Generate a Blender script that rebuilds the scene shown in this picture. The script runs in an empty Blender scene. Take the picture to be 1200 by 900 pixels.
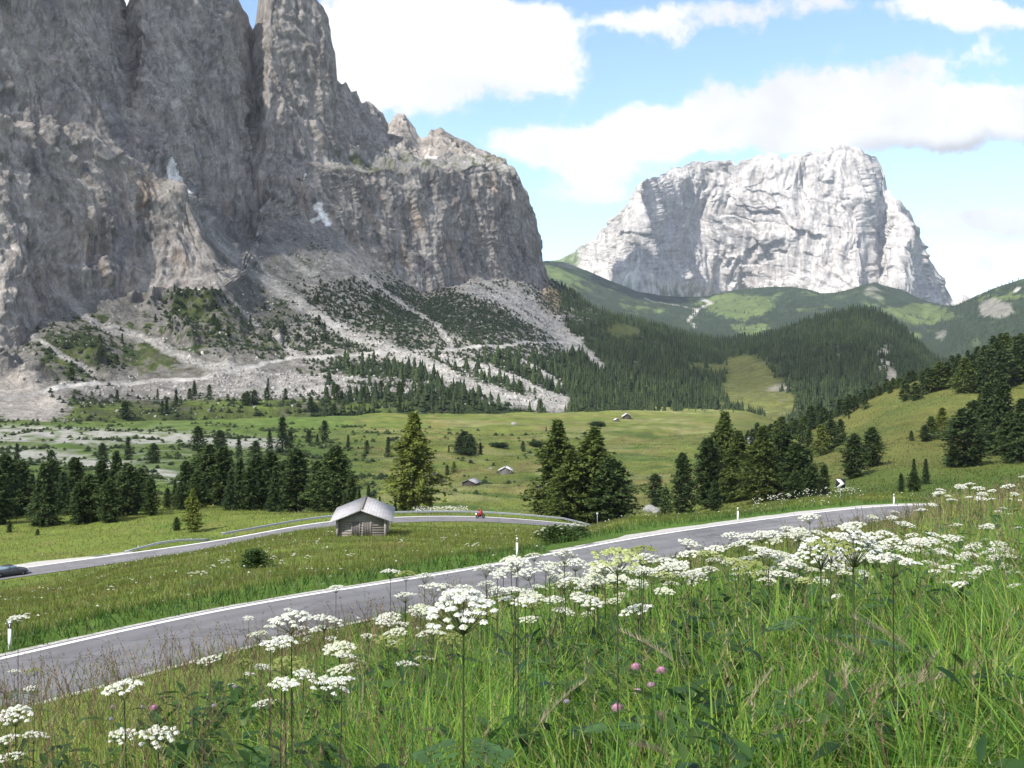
import bpy, math, random
import numpy as np

random.seed(7)
RNG = np.random.default_rng(11)
SC = bpy.context.scene
COL = SC.collection
F, UC, VH = 1400.0, 600.0, 385.0          # focal length in photo pixels, principal column, horizon row

# ------------------------------------------------------------------ camera
cam_d = bpy.data.cameras.new('camera')
cam_d.sensor_width = 36.0
cam_d.lens = 36.0 * F / 1200.0
cam_d.shift_y = -(450.0 - VH) / 1200.0
cam_d.clip_start = 0.05
cam_d.clip_end = 60000.0
cam = bpy.data.objects.new('camera', cam_d)
cam.location = (0, 0, 0)
cam.rotation_euler = (math.radians(90), 0, 0)
COL.objects.link(cam)
SC.camera = cam

# ------------------------------------------------------------------ light
SUN_AZ = math.radians(-138)     # bearing of the sun seen from above: 0 ahead of the camera, negative to its left
SUN_EL = math.radians(47)
SKY_STRENGTH = 0.085
SUN_STRENGTH = 4.6
EXPOSURE = 1.1
SC.view_settings.view_transform = 'Standard'
SC.view_settings.look = 'None'
SC.view_settings.gamma = 1.0
SC.view_settings.exposure = EXPOSURE
SC.view_settings.use_curve_mapping = False
sd = np.array([math.sin(SUN_AZ) * math.cos(SUN_EL), math.cos(SUN_AZ) * math.cos(SUN_EL), math.sin(SUN_EL)])
sun_d = bpy.data.lights.new('sun', 'SUN')
sun_d.energy = SUN_STRENGTH
sun_d.angle = math.radians(0.5)
sun_d.color = (1.0, 0.955, 0.89)
sun = bpy.data.objects.new('sun', sun_d)
COL.objects.link(sun)
from mathutils import Vector, Matrix
sun.rotation_euler = Vector(sd).to_track_quat('Z', 'Y').to_euler()

# ------------------------------------------------------------------ node helpers
class NT:
    def __init__(s, tree):
        s.t = tree; s.n = tree.nodes; s.l = tree.links
    def node(s, kind, **kw):
        n = s.n.new(kind)
        for k, v in kw.items(): setattr(n, k, v)
        return n
    def put(s, sock, v):
        if hasattr(v, 'is_output'): s.l.new(v, sock)
        elif isinstance(v, (tuple, list)) and sock.type == 'RGBA' and len(v) == 3: sock.default_value = (*v, 1)
        else: sock.default_value = v
    def math(s, op, a, b=0.0, c=0.0, clamp=False):
        n = s.node('ShaderNodeMath', operation=op, use_clamp=clamp)
        s.put(n.inputs[0], a); s.put(n.inputs[1], b); s.put(n.inputs[2], c)
        return n.outputs[0]
    def vmath(s, op, a, b=(0, 0, 0), out=0):
        n = s.node('ShaderNodeVectorMath', operation=op)
        s.put(n.inputs[0], a); s.put(n.inputs[1], b)
        return n.outputs[out]
    def mix(s, f, a, b, blend='MIX'):
        n = s.node('ShaderNodeMix', data_type='RGBA', blend_type=blend)
        s.put(n.inputs[0], f); s.put(n.inputs[6], a); s.put(n.inputs[7], b)
        return n.outputs[2]
    def noise(s, vec, scale, detail=4, rough=0.55, dist=0.0):
        n = s.node('ShaderNodeTexNoise')
        s.l.new(vec, n.inputs['Vector'])
        n.inputs['Scale'].default_value = scale; n.inputs['Detail'].default_value = detail
        n.inputs['Roughness'].default_value = rough; n.inputs['Distortion'].default_value = dist
        return n.outputs[0]
    def ramp(s, v, lo, hi, smooth=True, a=0.0, b=1.0):
        n = s.node('ShaderNodeMapRange', interpolation_type='SMOOTHSTEP' if smooth else 'LINEAR')
        s.put(n.inputs[0], v); n.inputs[1].default_value = lo; n.inputs[2].default_value = hi
        n.inputs[3].default_value = a; n.inputs[4].default_value = b
        return n.outputs[0]

# ------------------------------------------------------------------ sky with clouds
world = bpy.data.worlds.new('World')
SC.world = world
world.use_nodes = True
world.cycles.sampling_method = 'MANUAL'
world.cycles.sample_map_resolution = 512
W = NT(world.node_tree)
W.n.clear()
sky = W.node('ShaderNodeTexSky', sky_type='NISHITA')
sky.sun_disc = False
sky.sun_elevation = SUN_EL
sky.sun_rotation = SUN_AZ
sky.altitude = 2000.0
sky.air_density = 1.0
sky.dust_density = 0.6
sky.ozone_density = 1.0
geo = W.node('ShaderNodeTexCoord')
gdir = geo.outputs['Generated']
sep = W.node('ShaderNodeSeparateXYZ'); W.l.new(gdir, sep.inputs[0])
ysafe = W.math('MAXIMUM', W.math('ABSOLUTE', sep.outputs[1]), 0.08)
su = W.math('DIVIDE', sep.outputs[0], ysafe)
sv = W.math('DIVIDE', sep.outputs[2], ysafe)
cmb = W.node('ShaderNodeCombineXYZ'); W.l.new(su, cmb.inputs[0]); W.l.new(sv, cmb.inputs[1])
W.put(cmb.inputs[2], sep.outputs[1])
cvec = cmb.outputs[0]
wn = W.node('ShaderNodeTexNoise'); wn.inputs['Scale'].default_value = 11.0; wn.inputs['Detail'].default_value = 8
wn.inputs['Roughness'].default_value = 0.6
W.l.new(cvec, wn.inputs['Vector'])
warp = W.vmath('SUBTRACT', wn.outputs['Color'], (0.5, 0.5, 0.5))
wsc = W.vmath('MULTIPLY', warp, (0.085, 0.05, 0.0))
pvec = W.vmath('ADD', cvec, wsc)
CLOUDS = [(450, 40, 100, 60, 1.35), (585, 62, 85, 36, 1.15), (640, 88, 40, 20, .7), (505, 108, 52, 22, .65), (640, 16, 50, 20, .75), (560, 20, 60, 30, .8),
          (430, 100, 60, 50, .9), (780, 36, 55, 22, 1.0), (720, 32, 34, 18, .5), (860, 16, 80, 22, .9), (960, 0, 60, 14, .5),
          (745, 156, 80, 28, 1.3), (680, 180, 64, 22, 1.0), (610, 168, 54, 18, .8), (840, 152, 80, 30, 1.1), (930, 125, 80, 34, 1.2),
          (1020, 118, 85, 28, 1.4), (1120, 132, 90, 27, 1.4), (1210, 135, 70, 30, 1.3), (1050, 165, 110, 24, 1.0),
          (660, 226, 70, 15, .95), (672, 282, 45, 16, 1.1), (710, 205, 50, 16, .8), (1120, 6, 75, 20, 1.2), (1200, 15, 60, 20, .9), (1090, 76, 70, 12, .55), (1170, 62, 60, 14, .55),
          (1120, 258, 50, 14, .8), (1185, 262, 50, 20, 1.0), (1150, 310, 90, 14, .7), (1170, 335, 90, 10, .6), (980, 60, 30, 10, .25), (150, 0, 40, 20, 1.0)]
tot = None
for (u, v, ru, rv, s) in CLOUDS:
    d = W.vmath('SUBTRACT', pvec, ((u - UC) / F, (VH - v) / F, 0))
    d = W.vmath('MULTIPLY', d, (F / ru, F / rv, 0))
    q = W.vmath('DOT_PRODUCT', d, d, out=1)
    e = W.math('MULTIPLY', W.math('POWER', 2.718, W.math('MULTIPLY', q, -0.8)), s)
    tot = e if tot is None else W.math('ADD', tot, e)
n2 = W.noise(cvec, 17.0, 12, 0.68)
n3 = W.noise(cvec, 4.0, 4, 0.55)
dens_in = W.math('ADD', W.math('MULTIPLY', tot, .80), W.math('MULTIPLY', W.math('SUBTRACT', n2, 0.5), 2.3))
# elsewhere in the sky: scattered cloud from noise on the direction itself
gn = W.noise(gdir, 2.2, 7, 0.6)
inframe = W.math('MULTIPLY', W.ramp(sep.outputs[1], 0.55, 0.8), W.ramp(sv, 0.30, 0.42, a=1.0, b=0.0))
dens_out = W.math('MULTIPLY', W.math('SUBTRACT', gn, 0.22), 2.0)
dm = W.node('ShaderNodeMix', data_type='FLOAT')
W.put(dm.inputs[0], inframe); W.put(dm.inputs[2], dens_out); W.put(dm.inputs[3], dens_in)
dens = W.ramp(dm.outputs[0], 0.38, 0.86)
# grey undersides
grey = None
for (u, v, ru, rv, s) in [(1090, 186, 120, 18, 1.0), (1180, 178, 90, 16, .9), (1150, 288, 90, 12, .7), (560, 100, 90, 26, .30), (1180, 30, 60, 12, .3)]:
    d = W.vmath('SUBTRACT', pvec, ((u - UC) / F, (VH - v) / F, 0))
    d = W.vmath('MULTIPLY', d, (F / ru, F / rv, 0))
    q = W.vmath('DOT_PRODUCT', d, d, out=1)
    e = W.math('MULTIPLY', W.math('POWER', 2.718, W.math('MULTIPLY', q, -0.8)), s)
    grey = e if grey is None else W.math('ADD', grey, e)
grey = W.math('MULTIPLY', grey, 1.0, clamp=True)
CW = 6.6
grey = W.math('MAXIMUM', grey, W.ramp(W.noise(cvec, 7.0, 6, 0.6), .46, .70, a=0.0, b=.46))
cl_col = W.mix(grey, (CW, CW * 1.0, CW * 1.01), (CW * .56, CW * .58, CW * .61))
skyc = W.mix(1.0, sky.outputs[0], (1.22, 1.30, 1.46), 'MULTIPLY')
fin = W.mix(dens, skyc, cl_col)
bg = W.node('ShaderNodeBackground')
W.l.new(fin, bg.inputs[0]); bg.inputs[1].default_value = SKY_STRENGTH
wo = W.node('ShaderNodeOutputWorld'); W.l.new(bg.outputs[0], wo.inputs[0])

# ------------------------------------------------------------------ numpy helpers
def _hash(ix, iy, iz, seed):
    h = (ix.astype(np.uint32) * np.uint32(374761393) + iy.astype(np.uint32) * np.uint32(668265263)
         + iz.astype(np.uint32) * np.uint32(2147483647) + np.uint32(seed * 974711))
    h = (h ^ (h >> np.uint32(13))) * np.uint32(1274126177)
    return h ^ (h >> np.uint32(16))
_G = RNG.normal(size=(256, 3)); _G /= np.linalg.norm(_G, axis=1)[:, None]; _G = _G.astype(np.float32)
def pn(x, y, z, seed=0):
    x = np.asarray(x, np.float32); y = np.asarray(y, np.float32) + 0 * x; z = np.asarray(z, np.float32) + 0 * x
    x0 = np.floor(x); y0 = np.floor(y); z0 = np.floor(z)
    fx = x - x0; fy = y - y0; fz = z - z0
    ix = x0.astype(np.int64); iy = y0.astype(np.int64); iz = z0.astype(np.int64)
    ux = fx**3 * (fx * (fx * 6 - 15) + 10); uy = fy**3 * (fy * (fy * 6 - 15) + 10); uz = fz**3 * (fz * (fz * 6 - 15) + 10)
    r = 0
    for dx in (0, 1):
        wx = ux if dx else 1 - ux
        for dy in (0, 1):
            wy = uy if dy else 1 - uy
            for dz in (0, 1):
                wz = uz if dz else 1 - uz
                g = _G[(_hash(ix + dx, iy + dy, iz + dz, seed) & np.uint32(255)).astype(np.int64)]
                r = r + wx * wy * wz * (g[..., 0] * (fx - dx) + g[..., 1] * (fy - dy) + g[..., 2] * (fz - dz))
    return r * 1.6
def fbm(x, y, z, oct=4, seed=0, gain=0.5, ridged=False):
    a = 1.0; s = 0; t = 0
    for i in range(oct):
        n = pn(x * 2**i, y * 2**i, z * 2**i, seed + i)
        if ridged: n = 1 - 2 * np.abs(n)
        s = s + a * n; t += a; a *= gain
    return s / t
def smooth(x, a, b):
    t = np.clip((x - a) / (b - a), 0, 1)
    return t * t * (3 - 2 * t)
def pchip(xk, yk, x):
    xk = np.asarray(xk, float); yk = np.asarray(yk, float)
    h = np.diff(xk); shp = (-1,) + (1,) * (yk.ndim - 1)
    d = np.diff(yk, axis=0) / h.reshape(shp)
    m = np.zeros_like(yk)
    if len(xk) > 2:
        a, b = d[:-1], d[1:]
        w1 = (2 * h[1:] + h[:-1]).reshape(shp); w2 = (h[1:] + 2 * h[:-1]).reshape(shp)
        with np.errstate(divide='ignore', invalid='ignore'):
            hm = (w1 + w2) / (w1 / a + w2 / b)
        m[1:-1] = np.where(a * b > 0, hm, 0)
    m[0], m[-1] = d[0], d[-1]
    m = np.nan_to_num(m)
    i = np.clip(np.searchsorted(xk, x) - 1, 0, len(h) - 1)
    hh = h[i].reshape((-1,) + (1,) * (yk.ndim - 1)); t = ((x - xk[i]) / h[i]).reshape((-1,) + (1,) * (yk.ndim - 1))
    t = np.clip(t, 0, 1)
    return ((1 + 2 * t) * (1 - t)**2 * yk[i] + t * (1 - t)**2 * hh * m[i] + t * t * (3 - 2 * t) * yk[i + 1] + t * t * (t - 1) * hh * m[i + 1])
def poly_dist(px, py, pts):
    """distance to a polyline and the parameter (segment + fraction) of the nearest point"""
    pts = np.asarray(pts, float)
    best = np.full(px.shape, 1e9); par = np.zeros(px.shape)
    for i in range(len(pts) - 1):
        ax, ay = pts[i, :2]; bx, by = pts[i + 1, :2]
        L2 = (bx - ax)**2 + (by - ay)**2 + 1e-9
        t = np.clip(((px - ax) * (bx - ax) + (py - ay) * (by - ay)) / L2, 0, 1)
        d = np.hypot(px - ax - t * (bx - ax), py - ay - t * (by - ay))
        m = d < best
        best = np.where(m, d, best); par = np.where(m, i + t, par)
    return best, par
def ell(u, v, cu, cv, ru, rv, soft=0.35):
    d = np.hypot((u - cu) / ru, (v - cv) / rv)
    return 1 - smooth(d, 1 - soft, 1 + soft)
def P(u, v, Y):
    return ((u - UC) / F * Y, Y, (VH - v) / F * Y)

def mesh_data(name, verts, faces, mat=None, smooth_shade=False, cols=None, mats=None, midx=None):
    """faces: list of integer arrays, each (n, k)"""
    me = bpy.data.meshes.new(name)
    verts = np.asarray(verts, np.float32)
    faces = [np.asarray(f, np.int32) for f in (faces if isinstance(faces, list) else [faces]) if len(f)]
    me.vertices.add(len(verts)); me.vertices.foreach_set('co', verts.ravel())
    nl = sum(f.size for f in faces); npoly = sum(len(f) for f in faces)
    me.loops.add(nl); me.loops.foreach_set('vertex_index', np.concatenate([f.ravel() for f in faces]))
    tot_ = np.concatenate([np.full(len(f), f.shape[1], np.int32) for f in faces])
    st = np.concatenate([[0], np.cumsum(tot_)[:-1]]).astype(np.int32)
    me.polygons.add(npoly); me.polygons.foreach_set('loop_start', st); me.polygons.foreach_set('loop_total', tot_)
    if smooth_shade: me.polygons.foreach_set('use_smooth', np.ones(npoly, bool))
    if midx is not None: me.polygons.foreach_set('material_index', np.asarray(midx, np.int32))
    if cols is not None:
        at = me.color_attributes.new('col', 'FLOAT_COLOR', 'POINT')
        c = np.ones((len(verts), 4), np.float32); c[:, :3] = cols
        at.data.foreach_set('color', c.ravel())
    for m in (mats or ([mat] if mat else [])): me.materials.append(m)
    me.update(calc_edges=True)
    return me
def link(name, data, parent=None, loc=None):
    o = bpy.data.objects.new(name, data); COL.objects.link(o)
    if parent is not None: o.parent = parent
    if loc is not None: o.location = loc
    return o
def struct(name, me):
    o = link(name, me); o['kind'] = 'structure'; return o
def stuff(name, me):
    o = link(name, me); o['kind'] = 'stuff'; return o
def tag(o, label, cat, group=None):
    o['label'] = label; o['category'] = cat
    if group: o['group'] = group
    return o
def thing(name, label, cat, loc=(0, 0, 0), rotz=0.0, group=None):
    o = bpy.data.objects.new(name, None); COL.objects.link(o)
    o.location = loc; o.rotation_euler = (0, 0, rotz); o.empty_display_size = 0.3
    return tag(o, label, cat, group)
KIDS = {}
def part(name, me, parent):
    o = link(name, me, parent); KIDS.setdefault(parent.name, []).append(o.name); return o
def dup(root, loc, rotz=0.0, scale=(1, 1, 1), label=None, group=None):
    r = root.copy(); COL.objects.link(r)
    r.location = loc; r.rotation_euler = (0, 0, rotz); r.scale = scale
    if label: r['label'] = label
    if group: r['group'] = group
    for cn in KIDS.get(root.name, []):
        ch = bpy.data.objects[cn]; c = ch.copy(); COL.objects.link(c); c.parent = r
        KIDS.setdefault(r.name, []).append(c.name)
        for gn_ in KIDS.get(cn, []):
            d = bpy.data.objects[gn_].copy(); COL.objects.link(d); d.parent = c
            KIDS.setdefault(c.name, []).append(d.name)
    return r
def grid_faces(nr, nc):
    i = np.arange(nr * nc).reshape(nr, nc)
    return np.stack([i[:-1, :-1], i[:-1, 1:], i[1:, 1:], i[1:, :-1]], -1).reshape(-1, 4)

class Geo:
    """collects shapes and links them as one mesh"""
    def __init__(s): s.v = []; s.f = {}; s.n = 0
    def add(s, v, f):
        v = np.asarray(v, float); s.v.append(v)
        for q in f: s.f.setdefault(len(q), []).append([i + s.n for i in q])
        s.n += len(v); return s
    def box(s, c, d, rz=0.0, taper=1.0):
        x, y, z = np.array(d) / 2
        v = np.array([(-x, -y, -z), (x, -y, -z), (x, y, -z), (-x, y, -z), (-x * taper, -y * taper, z), (x * taper, -y * taper, z), (x * taper, y * taper, z), (-x * taper, y * taper, z)])
        cs, sn = math.cos(rz), math.sin(rz)
        v = np.c_[v[:, 0] * cs - v[:, 1] * sn, v[:, 0] * sn + v[:, 1] * cs, v[:, 2]] + np.array(c)
        return s.add(v, [(3, 2, 1, 0), (4, 5, 6, 7), (0, 1, 5, 4), (1, 2, 6, 5), (2, 3, 7, 6), (3, 0, 4, 7)])
    def tube(s, pts, r, n=8, caps=True):
        pts = np.asarray(pts, float); r = np.broadcast_to(r, len(pts))
        V = []
        for i, p in enumerate(pts):
            t = pts[min(i + 1, len(pts) - 1)] - pts[max(i - 1, 0)]; t = t / (np.linalg.norm(t) + 1e-9)
            a = np.cross(t, (0, 0, 1) if abs(t[2]) < .9 else (1, 0, 0)); a /= np.linalg.norm(a); b = np.cross(t, a)
            for k in range(n):
                w = 2 * math.pi * k / n
                V.append(p + r[i] * (a * math.cos(w) + b * math.sin(w)))
        fs = [(i * n + k, i * n + (k + 1) % n, (i + 1) * n + (k + 1) % n, (i + 1) * n + k) for i in range(len(pts) - 1) for k in range(n)]
        if caps: fs += [tuple(range(n))[::-1], tuple((len(pts) - 1) * n + k for k in range(n))]
        return s.add(V, fs)
    def prism(s, poly, y0, y1):
        """polygon in x,z extruded along y"""
        n = len(poly)
        v = [(x, y0, z) for x, z in poly] + [(x, y1, z) for x, z in poly]
        return s.add(v, [tuple(range(n)), tuple(range(2 * n - 1, n - 1, -1))] + [(i, i + n, (i + 1) % n + n, (i + 1) % n) for i in range(n)])
    def lathe(s, prof, c=(0, 0, 0), n=16, axis='z'):
        V = []
        for r, h in prof:
            for k in range(n):
                w = 2 * math.pi * k / n
                p = (r * math.cos(w), r * math.sin(w), h)
                if axis == 'y': p = (p[0], h, p[1])
                if axis == 'x': p = (h, p[0], p[1])
                V.append(np.array(p) + c)
        fs = [(i * n + k, i * n + (k + 1) % n, (i + 1) * n + (k + 1) % n, (i + 1) * n + k) for i in range(len(prof) - 1) for k in range(n)]
        return s.add(V, fs)
    def me(s, name, mat, smooth_shade=False, cols=None):
        return mesh_data(name, np.concatenate(s.v), [np.array(f) for f in s.f.values()], mat, smooth_shade, cols)

# ------------------------------------------------------------------ materials
def material(name):
    m = bpy.data.materials.new(name); m.use_nodes = True
    t = NT(m.node_tree); b = t.n['Principled BSDF']
    return m, t, b
def simple(name, col, rough=0.7, metal=0.0, var=0.15, scale=6.0, bump=0.0, spec=0.3, emit=None):
    m, t, b = material(name)
    tc = t.node('ShaderNodeTexCoord')
    n = t.noise(tc.outputs['Object'], scale, 5, 0.6)
    k = t.ramp(n, 0.25, 0.75, False, 1 - var, 1 + var)
    t.l.new(t.mix(1.0, col, k, 'MULTIPLY'), b.inputs['Base Color'])
    b.inputs['Roughness'].default_value = rough; b.inputs['Metallic'].default_value = metal
    b.inputs['Specular IOR Level'].default_value = spec
    if bump:
        bp = t.node('ShaderNodeBump'); bp.inputs['Strength'].default_value = bump; bp.inputs['Distance'].default_value = 0.02
        t.l.new(n, bp.inputs['Height']); t.l.new(bp.outputs[0], b.inputs['Normal'])
    if emit:
        b.inputs['Emission Color'].default_value = (*col, 1); b.inputs['Emission Strength'].default_value = emit
    return m
def attr_col(t):
    a = t.node('ShaderNodeAttribute'); a.attribute_name = 'col'; return a.outputs['Color']

def ground_material():
    m, t, b = material('meadow_ground')
    tc = t.node('ShaderNodeTexCoord'); o = tc.outputs['Object']
    n1 = t.noise(o, 1.6, 6, 0.7); n2 = t.noise(o, 0.13, 5, 0.65); n3 = t.noise(o, 9.0, 4, 0.7)
    k = t.math('MULTIPLY', t.ramp(n1, 0.28, 0.72, False, 0.70, 1.30), t.math('MULTIPLY', t.ramp(n2, 0.3, 0.7, False, 0.80, 1.20), t.ramp(n3, 0.25, 0.75, False, 0.72, 1.28)))
    c = t.mix(1.0, attr_col(t), k, 'MULTIPLY')
    c = t.mix(t.ramp(t.noise(o, 0.5, 5, 0.7), 0.50, 0.72, b=0.5), c, t.mix(1.0, c, (1.25, 0.95, 0.75), 'MULTIPLY'))
    t.l.new(c, b.inputs['Base Color']); b.inputs['Roughness'].default_value = 0.95; b.inputs['Specular IOR Level'].default_value = 0.1
    bp = t.node('ShaderNodeBump'); bp.inputs['Strength'].default_value = 0.5; bp.inputs['Distance'].default_value = 0.3
    t.l.new(n1, bp.inputs['Height']); t.l.new(bp.outputs[0], b.inputs['Normal'])
    return m
def rock_material(name, scale=1.0, bdist=3.0, crack=.16):
    m, t, b = material(name)
    tc = t.node('ShaderNodeTexCoord'); o = tc.outputs['Object']
    st = t.vmath('MULTIPLY', o, (1.0, 1.0, 0.28))
    n1 = t.noise(st, 0.05 * scale, 8, 0.7, 0.6)
    n2 = t.noise(st, 0.22 * scale, 6, 0.7)
    n3 = t.noise(o, 0.6 * scale, 4, 0.7)
    la = t.vmath('MULTIPLY', o, (0.25, 0.25, 1.6))
    n4 = t.noise(la, 0.06 * scale, 6, 0.65, 0.4)
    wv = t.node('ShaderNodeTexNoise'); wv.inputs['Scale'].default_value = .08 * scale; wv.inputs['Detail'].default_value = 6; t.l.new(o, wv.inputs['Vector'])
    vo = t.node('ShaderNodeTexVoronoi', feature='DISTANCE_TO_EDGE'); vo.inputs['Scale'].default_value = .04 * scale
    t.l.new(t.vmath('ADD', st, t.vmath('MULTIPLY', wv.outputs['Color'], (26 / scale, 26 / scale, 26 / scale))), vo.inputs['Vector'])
    crk = t.ramp(vo.outputs['Distance'], 0.0, .10, a=1 - crack, b=1.0)  # crack edges; also darkens the colour to stand in for shade inside them
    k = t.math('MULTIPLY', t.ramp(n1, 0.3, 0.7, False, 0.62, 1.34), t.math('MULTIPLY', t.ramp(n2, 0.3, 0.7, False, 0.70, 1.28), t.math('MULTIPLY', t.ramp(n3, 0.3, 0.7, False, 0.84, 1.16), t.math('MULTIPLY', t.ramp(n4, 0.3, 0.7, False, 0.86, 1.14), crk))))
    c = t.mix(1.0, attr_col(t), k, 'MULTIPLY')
    t.l.new(c, b.inputs['Base Color']); b.inputs['Roughness'].default_value = 0.95; b.inputs['Specular IOR Level'].default_value = 0.1
    h = t.math('ADD', t.math('ADD', t.math('MULTIPLY', n1, 1.2), t.math('MULTIPLY', n3, .5)), t.math('ADD', t.math('MULTIPLY', n2, 0.8), t.math('MULTIPLY', n4, 0.5)))
    h = t.math('ADD', h, t.math('MULTIPLY', crk, crack * 3.0))
    bp = t.node('ShaderNodeBump'); bp.inputs['Strength'].default_value = 0.7; bp.inputs['Distance'].default_value = bdist * 1.5
    t.l.new(h, bp.inputs['Height']); t.l.new(bp.outputs[0], b.inputs['Normal'])
    return m
M_GROUND = ground_material()
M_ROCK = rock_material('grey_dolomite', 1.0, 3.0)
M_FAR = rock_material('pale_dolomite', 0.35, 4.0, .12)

# ------------------------------------------------------------------ roads (far edge lines; the carriageway lies to the near side)
def up_pts():
    L = [(0, 770, -12.0), (200, 722, -12.2), (400, 688, -12.6), (508, 674, -13.0), (627, 651, -13.4), (721, 632.5, -14.0), (811, 619, -14.7), (937, 602, -15.7), (1021, 593, -16.6), (1060, 590.5, -17.1)]
    q = []
    for u, v, z in L:
        Y = F * (-z) / (v - VH); q.append(((u - UC) / F * Y, Y, z))
    q = np.array(q)
    pre = [q[0] + np.array((-.60, -.80, .012)) * s for s in (60, 30, 12)]
    post = [(46, 119.5, -17.6), (56, 121, -18.2), (68, 119, -18.9), (82, 112, -19.6)]
    return np.array(pre + list(q) + post)
def resample(pts, step):
    pts = np.asarray(pts, float)
    s = np.r_[0, np.cumsum(np.hypot(*np.diff(pts[:, :2], axis=0).T))]
    x = np.arange(0, s[-1], step)
    r = pchip(s, pts, x)
    for _ in range(60):
        r[1:-1] = .25 * r[:-2] + .5 * r[1:-1] + .25 * r[2:]
    return r
UP = resample(up_pts(), 1.0)
LOW_RAW = [(-200, 700, 141, -31.7), (-100, 684, 145, -31.0), (0, 668, 150, -30.3), (142, 649, 160, -30.2), (256, 633, 170, -30.1), (388, 609.5, 188, -30.15), (463, 605.5, 193, -30.4), (562, 604.3, 198, -31.0), (645, 611, 200, -32.3), (697, 616, 203, -33.4), (790, 634, 204, -36.0)]
LOW = resample(np.array([((u - UC) / F * Y, Y, -(v - VH) / F * Y) for u, v, Y, z in LOW_RAW]), 1.0)
def offset(line, d):
    """shift a ground line sideways: positive to the near side of the far edge"""
    t = np.gradient(line[:, :2], axis=0); t /= np.linalg.norm(t, axis=1)[:, None]
    r = line.copy(); r[:, 0] += t[:, 1] * d; r[:, 1] -= t[:, 0] * d
    return r
ROAD_W, LOW_W = 6.0, 5.8

# ------------------------------------------------------------------ the valley floor and slopes: one height field
GP = {
 -1500: [(0, -1.6), (6, -2.8), (14, -5.2), (36, -11.0), (90, -20), (135, -29), (190, -34), (240, -38), (320, -47), (420, -58), (500, -61), (760, -60), (1400, -75)],
 0: [(0, -1.6), (3, -2.0), (6, -2.6), (9, -3.3), (14, -4.8), (25, -8.2), (36, -11.3), (43, -12.0), (60, -14.8), (90, -20.6), (135, -29.2), (150, -30.4), (190, -33), (240, -37), (320, -46), (420, -58), (500, -61), (650, -61), (760, -60), (900, -62), (1400, -85)],
 200: [(0, -1.6), (3, -1.95), (6, -2.45), (9, -3.1), (14, -4.5), (28, -8.3), (42, -11.8), (50, -12.2), (65, -14.2), (90, -18.3), (130, -24.8), (155, -29.3), (167, -30.2), (200, -32), (260, -38), (330, -48), (420, -58), (500, -61), (650, -62), (800, -61.5), (950, -66), (1400, -85)],
 425: [(0, -1.6), (3, -1.85), (6, -2.25), (9, -2.8), (14, -4.2), (30, -8.5), (50, -12.4), (59, -12.7), (75, -14.8), (90, -16.8), (120, -20.8), (150, -24.8), (180, -29.6), (193, -30.3), (230, -36), (300, -49), (400, -60), (500, -62), (650, -63), (850, -63), (1000, -68), (1400, -85)],
 600: [(0, -1.6), (3, -1.8), (6, -2.15), (9, -2.6), (14, -3.8), (30, -8.0), (58, -13), (68, -13.3), (90, -17.0), (130, -22.5), (165, -27.8), (190, -31.0), (203, -31.6), (230, -37), (300, -53), (380, -60.5), (420, -62), (520, -63), (650, -64), (900, -66), (1050, -72), (1400, -85)],
 750: [(0, -1.6), (3, -1.75), (6, -2.05), (9, -2.4), (14, -3.4), (30, -7.2), (68, -13.9), (82, -14.2), (120, -19.2), (160, -27), (203, -35), (250, -43), (330, -55), (420, -62), (520, -64), (650, -65), (900, -66), (1050, -72), (1400, -85)],
 870: [(0, -1.6), (3, -1.7), (6, -1.95), (9, -2.3), (14, -3.25), (30, -6.6), (80, -15.0), (95, -15.5), (125, -19.2), (160, -25.5), (250, -38.5), (320, -46), (420, -54), (520, -60), (650, -64), (900, -66), (1050, -74), (1400, -95)],
 950: [(0, -1.6), (3, -1.7), (6, -1.9), (9, -2.2), (14, -2.95), (30, -5.9), (60, -11.5), (92, -15.9), (108, -16.3), (130, -18.6), (160, -23.5), (250, -36), (300, -42), (380, -48.5), (480, -52), (560, -52), (640, -54), (800, -65), (1000, -85), (1400, -110)],
 1050: [(0, -1.6), (3, -1.65), (6, -1.85), (9, -2.15), (14, -2.85), (20, -3.7), (35, -6.1), (60, -10.2), (85, -14.3), (110, -17.1), (122, -17.4), (160, -23.3), (250, -35), (330, -41), (430, -40), (520, -37), (600, -34), (650, -33), (720, -38), (900, -75), (1400, -120)],
 1110: [(0, -1.6), (3, -1.6), (6, -1.8), (10, -2.3), (18, -3.3), (35, -5.5), (60, -8.6), (90, -13.5), (120, -17.8), (160, -23.0), (250, -34), (340, -40), (440, -38), (520, -31), (600, -26.5), (660, -24), (730, -29), (900, -70), (1400, -120)],
 1200: [(0, -1.6), (3, -1.55), (6, -1.75), (10, -2.1), (20, -3.2), (40, -5.9), (80, -11.0), (115, -17), (150, -21), (250, -33), (350, -38), (450, -35), (550, -25), (640, -17), (720, -13), (800, -22), (950, -60), (1400, -120)],
 1500: [(0, -1.6), (3, -1.5), (10, -1.8), (20, -2.4), (40, -4.4), (80, -9), (150, -14), (300, -15), (450, -5), (640, 15), (800, 20), (1000, -20), (1400, -100)],
 2700: [(0, -1.6), (3, -1.4), (10, -1.4), (20, -1.2), (40, -1), (80, 1), (150, 5), (300, 15), (450, 30), (640, 50), (800, 55), (1400, 40)],
}
GU = np.r_[np.arange(-1500, -60, 40), np.arange(-60, 1260, 3.0), np.arange(1260, 2701, 40)]
GL = np.r_[np.log(np.geomspace(0.7, 1400, 850))]
GY = np.exp(GL)
_cu = np.array(sorted(GP)); _prof = np.stack([pchip([p[0] for p in GP[c]], [p[1] for p in GP[c]], GY) for c in _cu])
GZ = pchip(_cu, _prof, GU).T                        # rows: distance, columns: bearing
GX = (GU[None, :] - UC) / F * GY[:, None]; GYY = np.repeat(GY[:, None], len(GU), 1)
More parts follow.
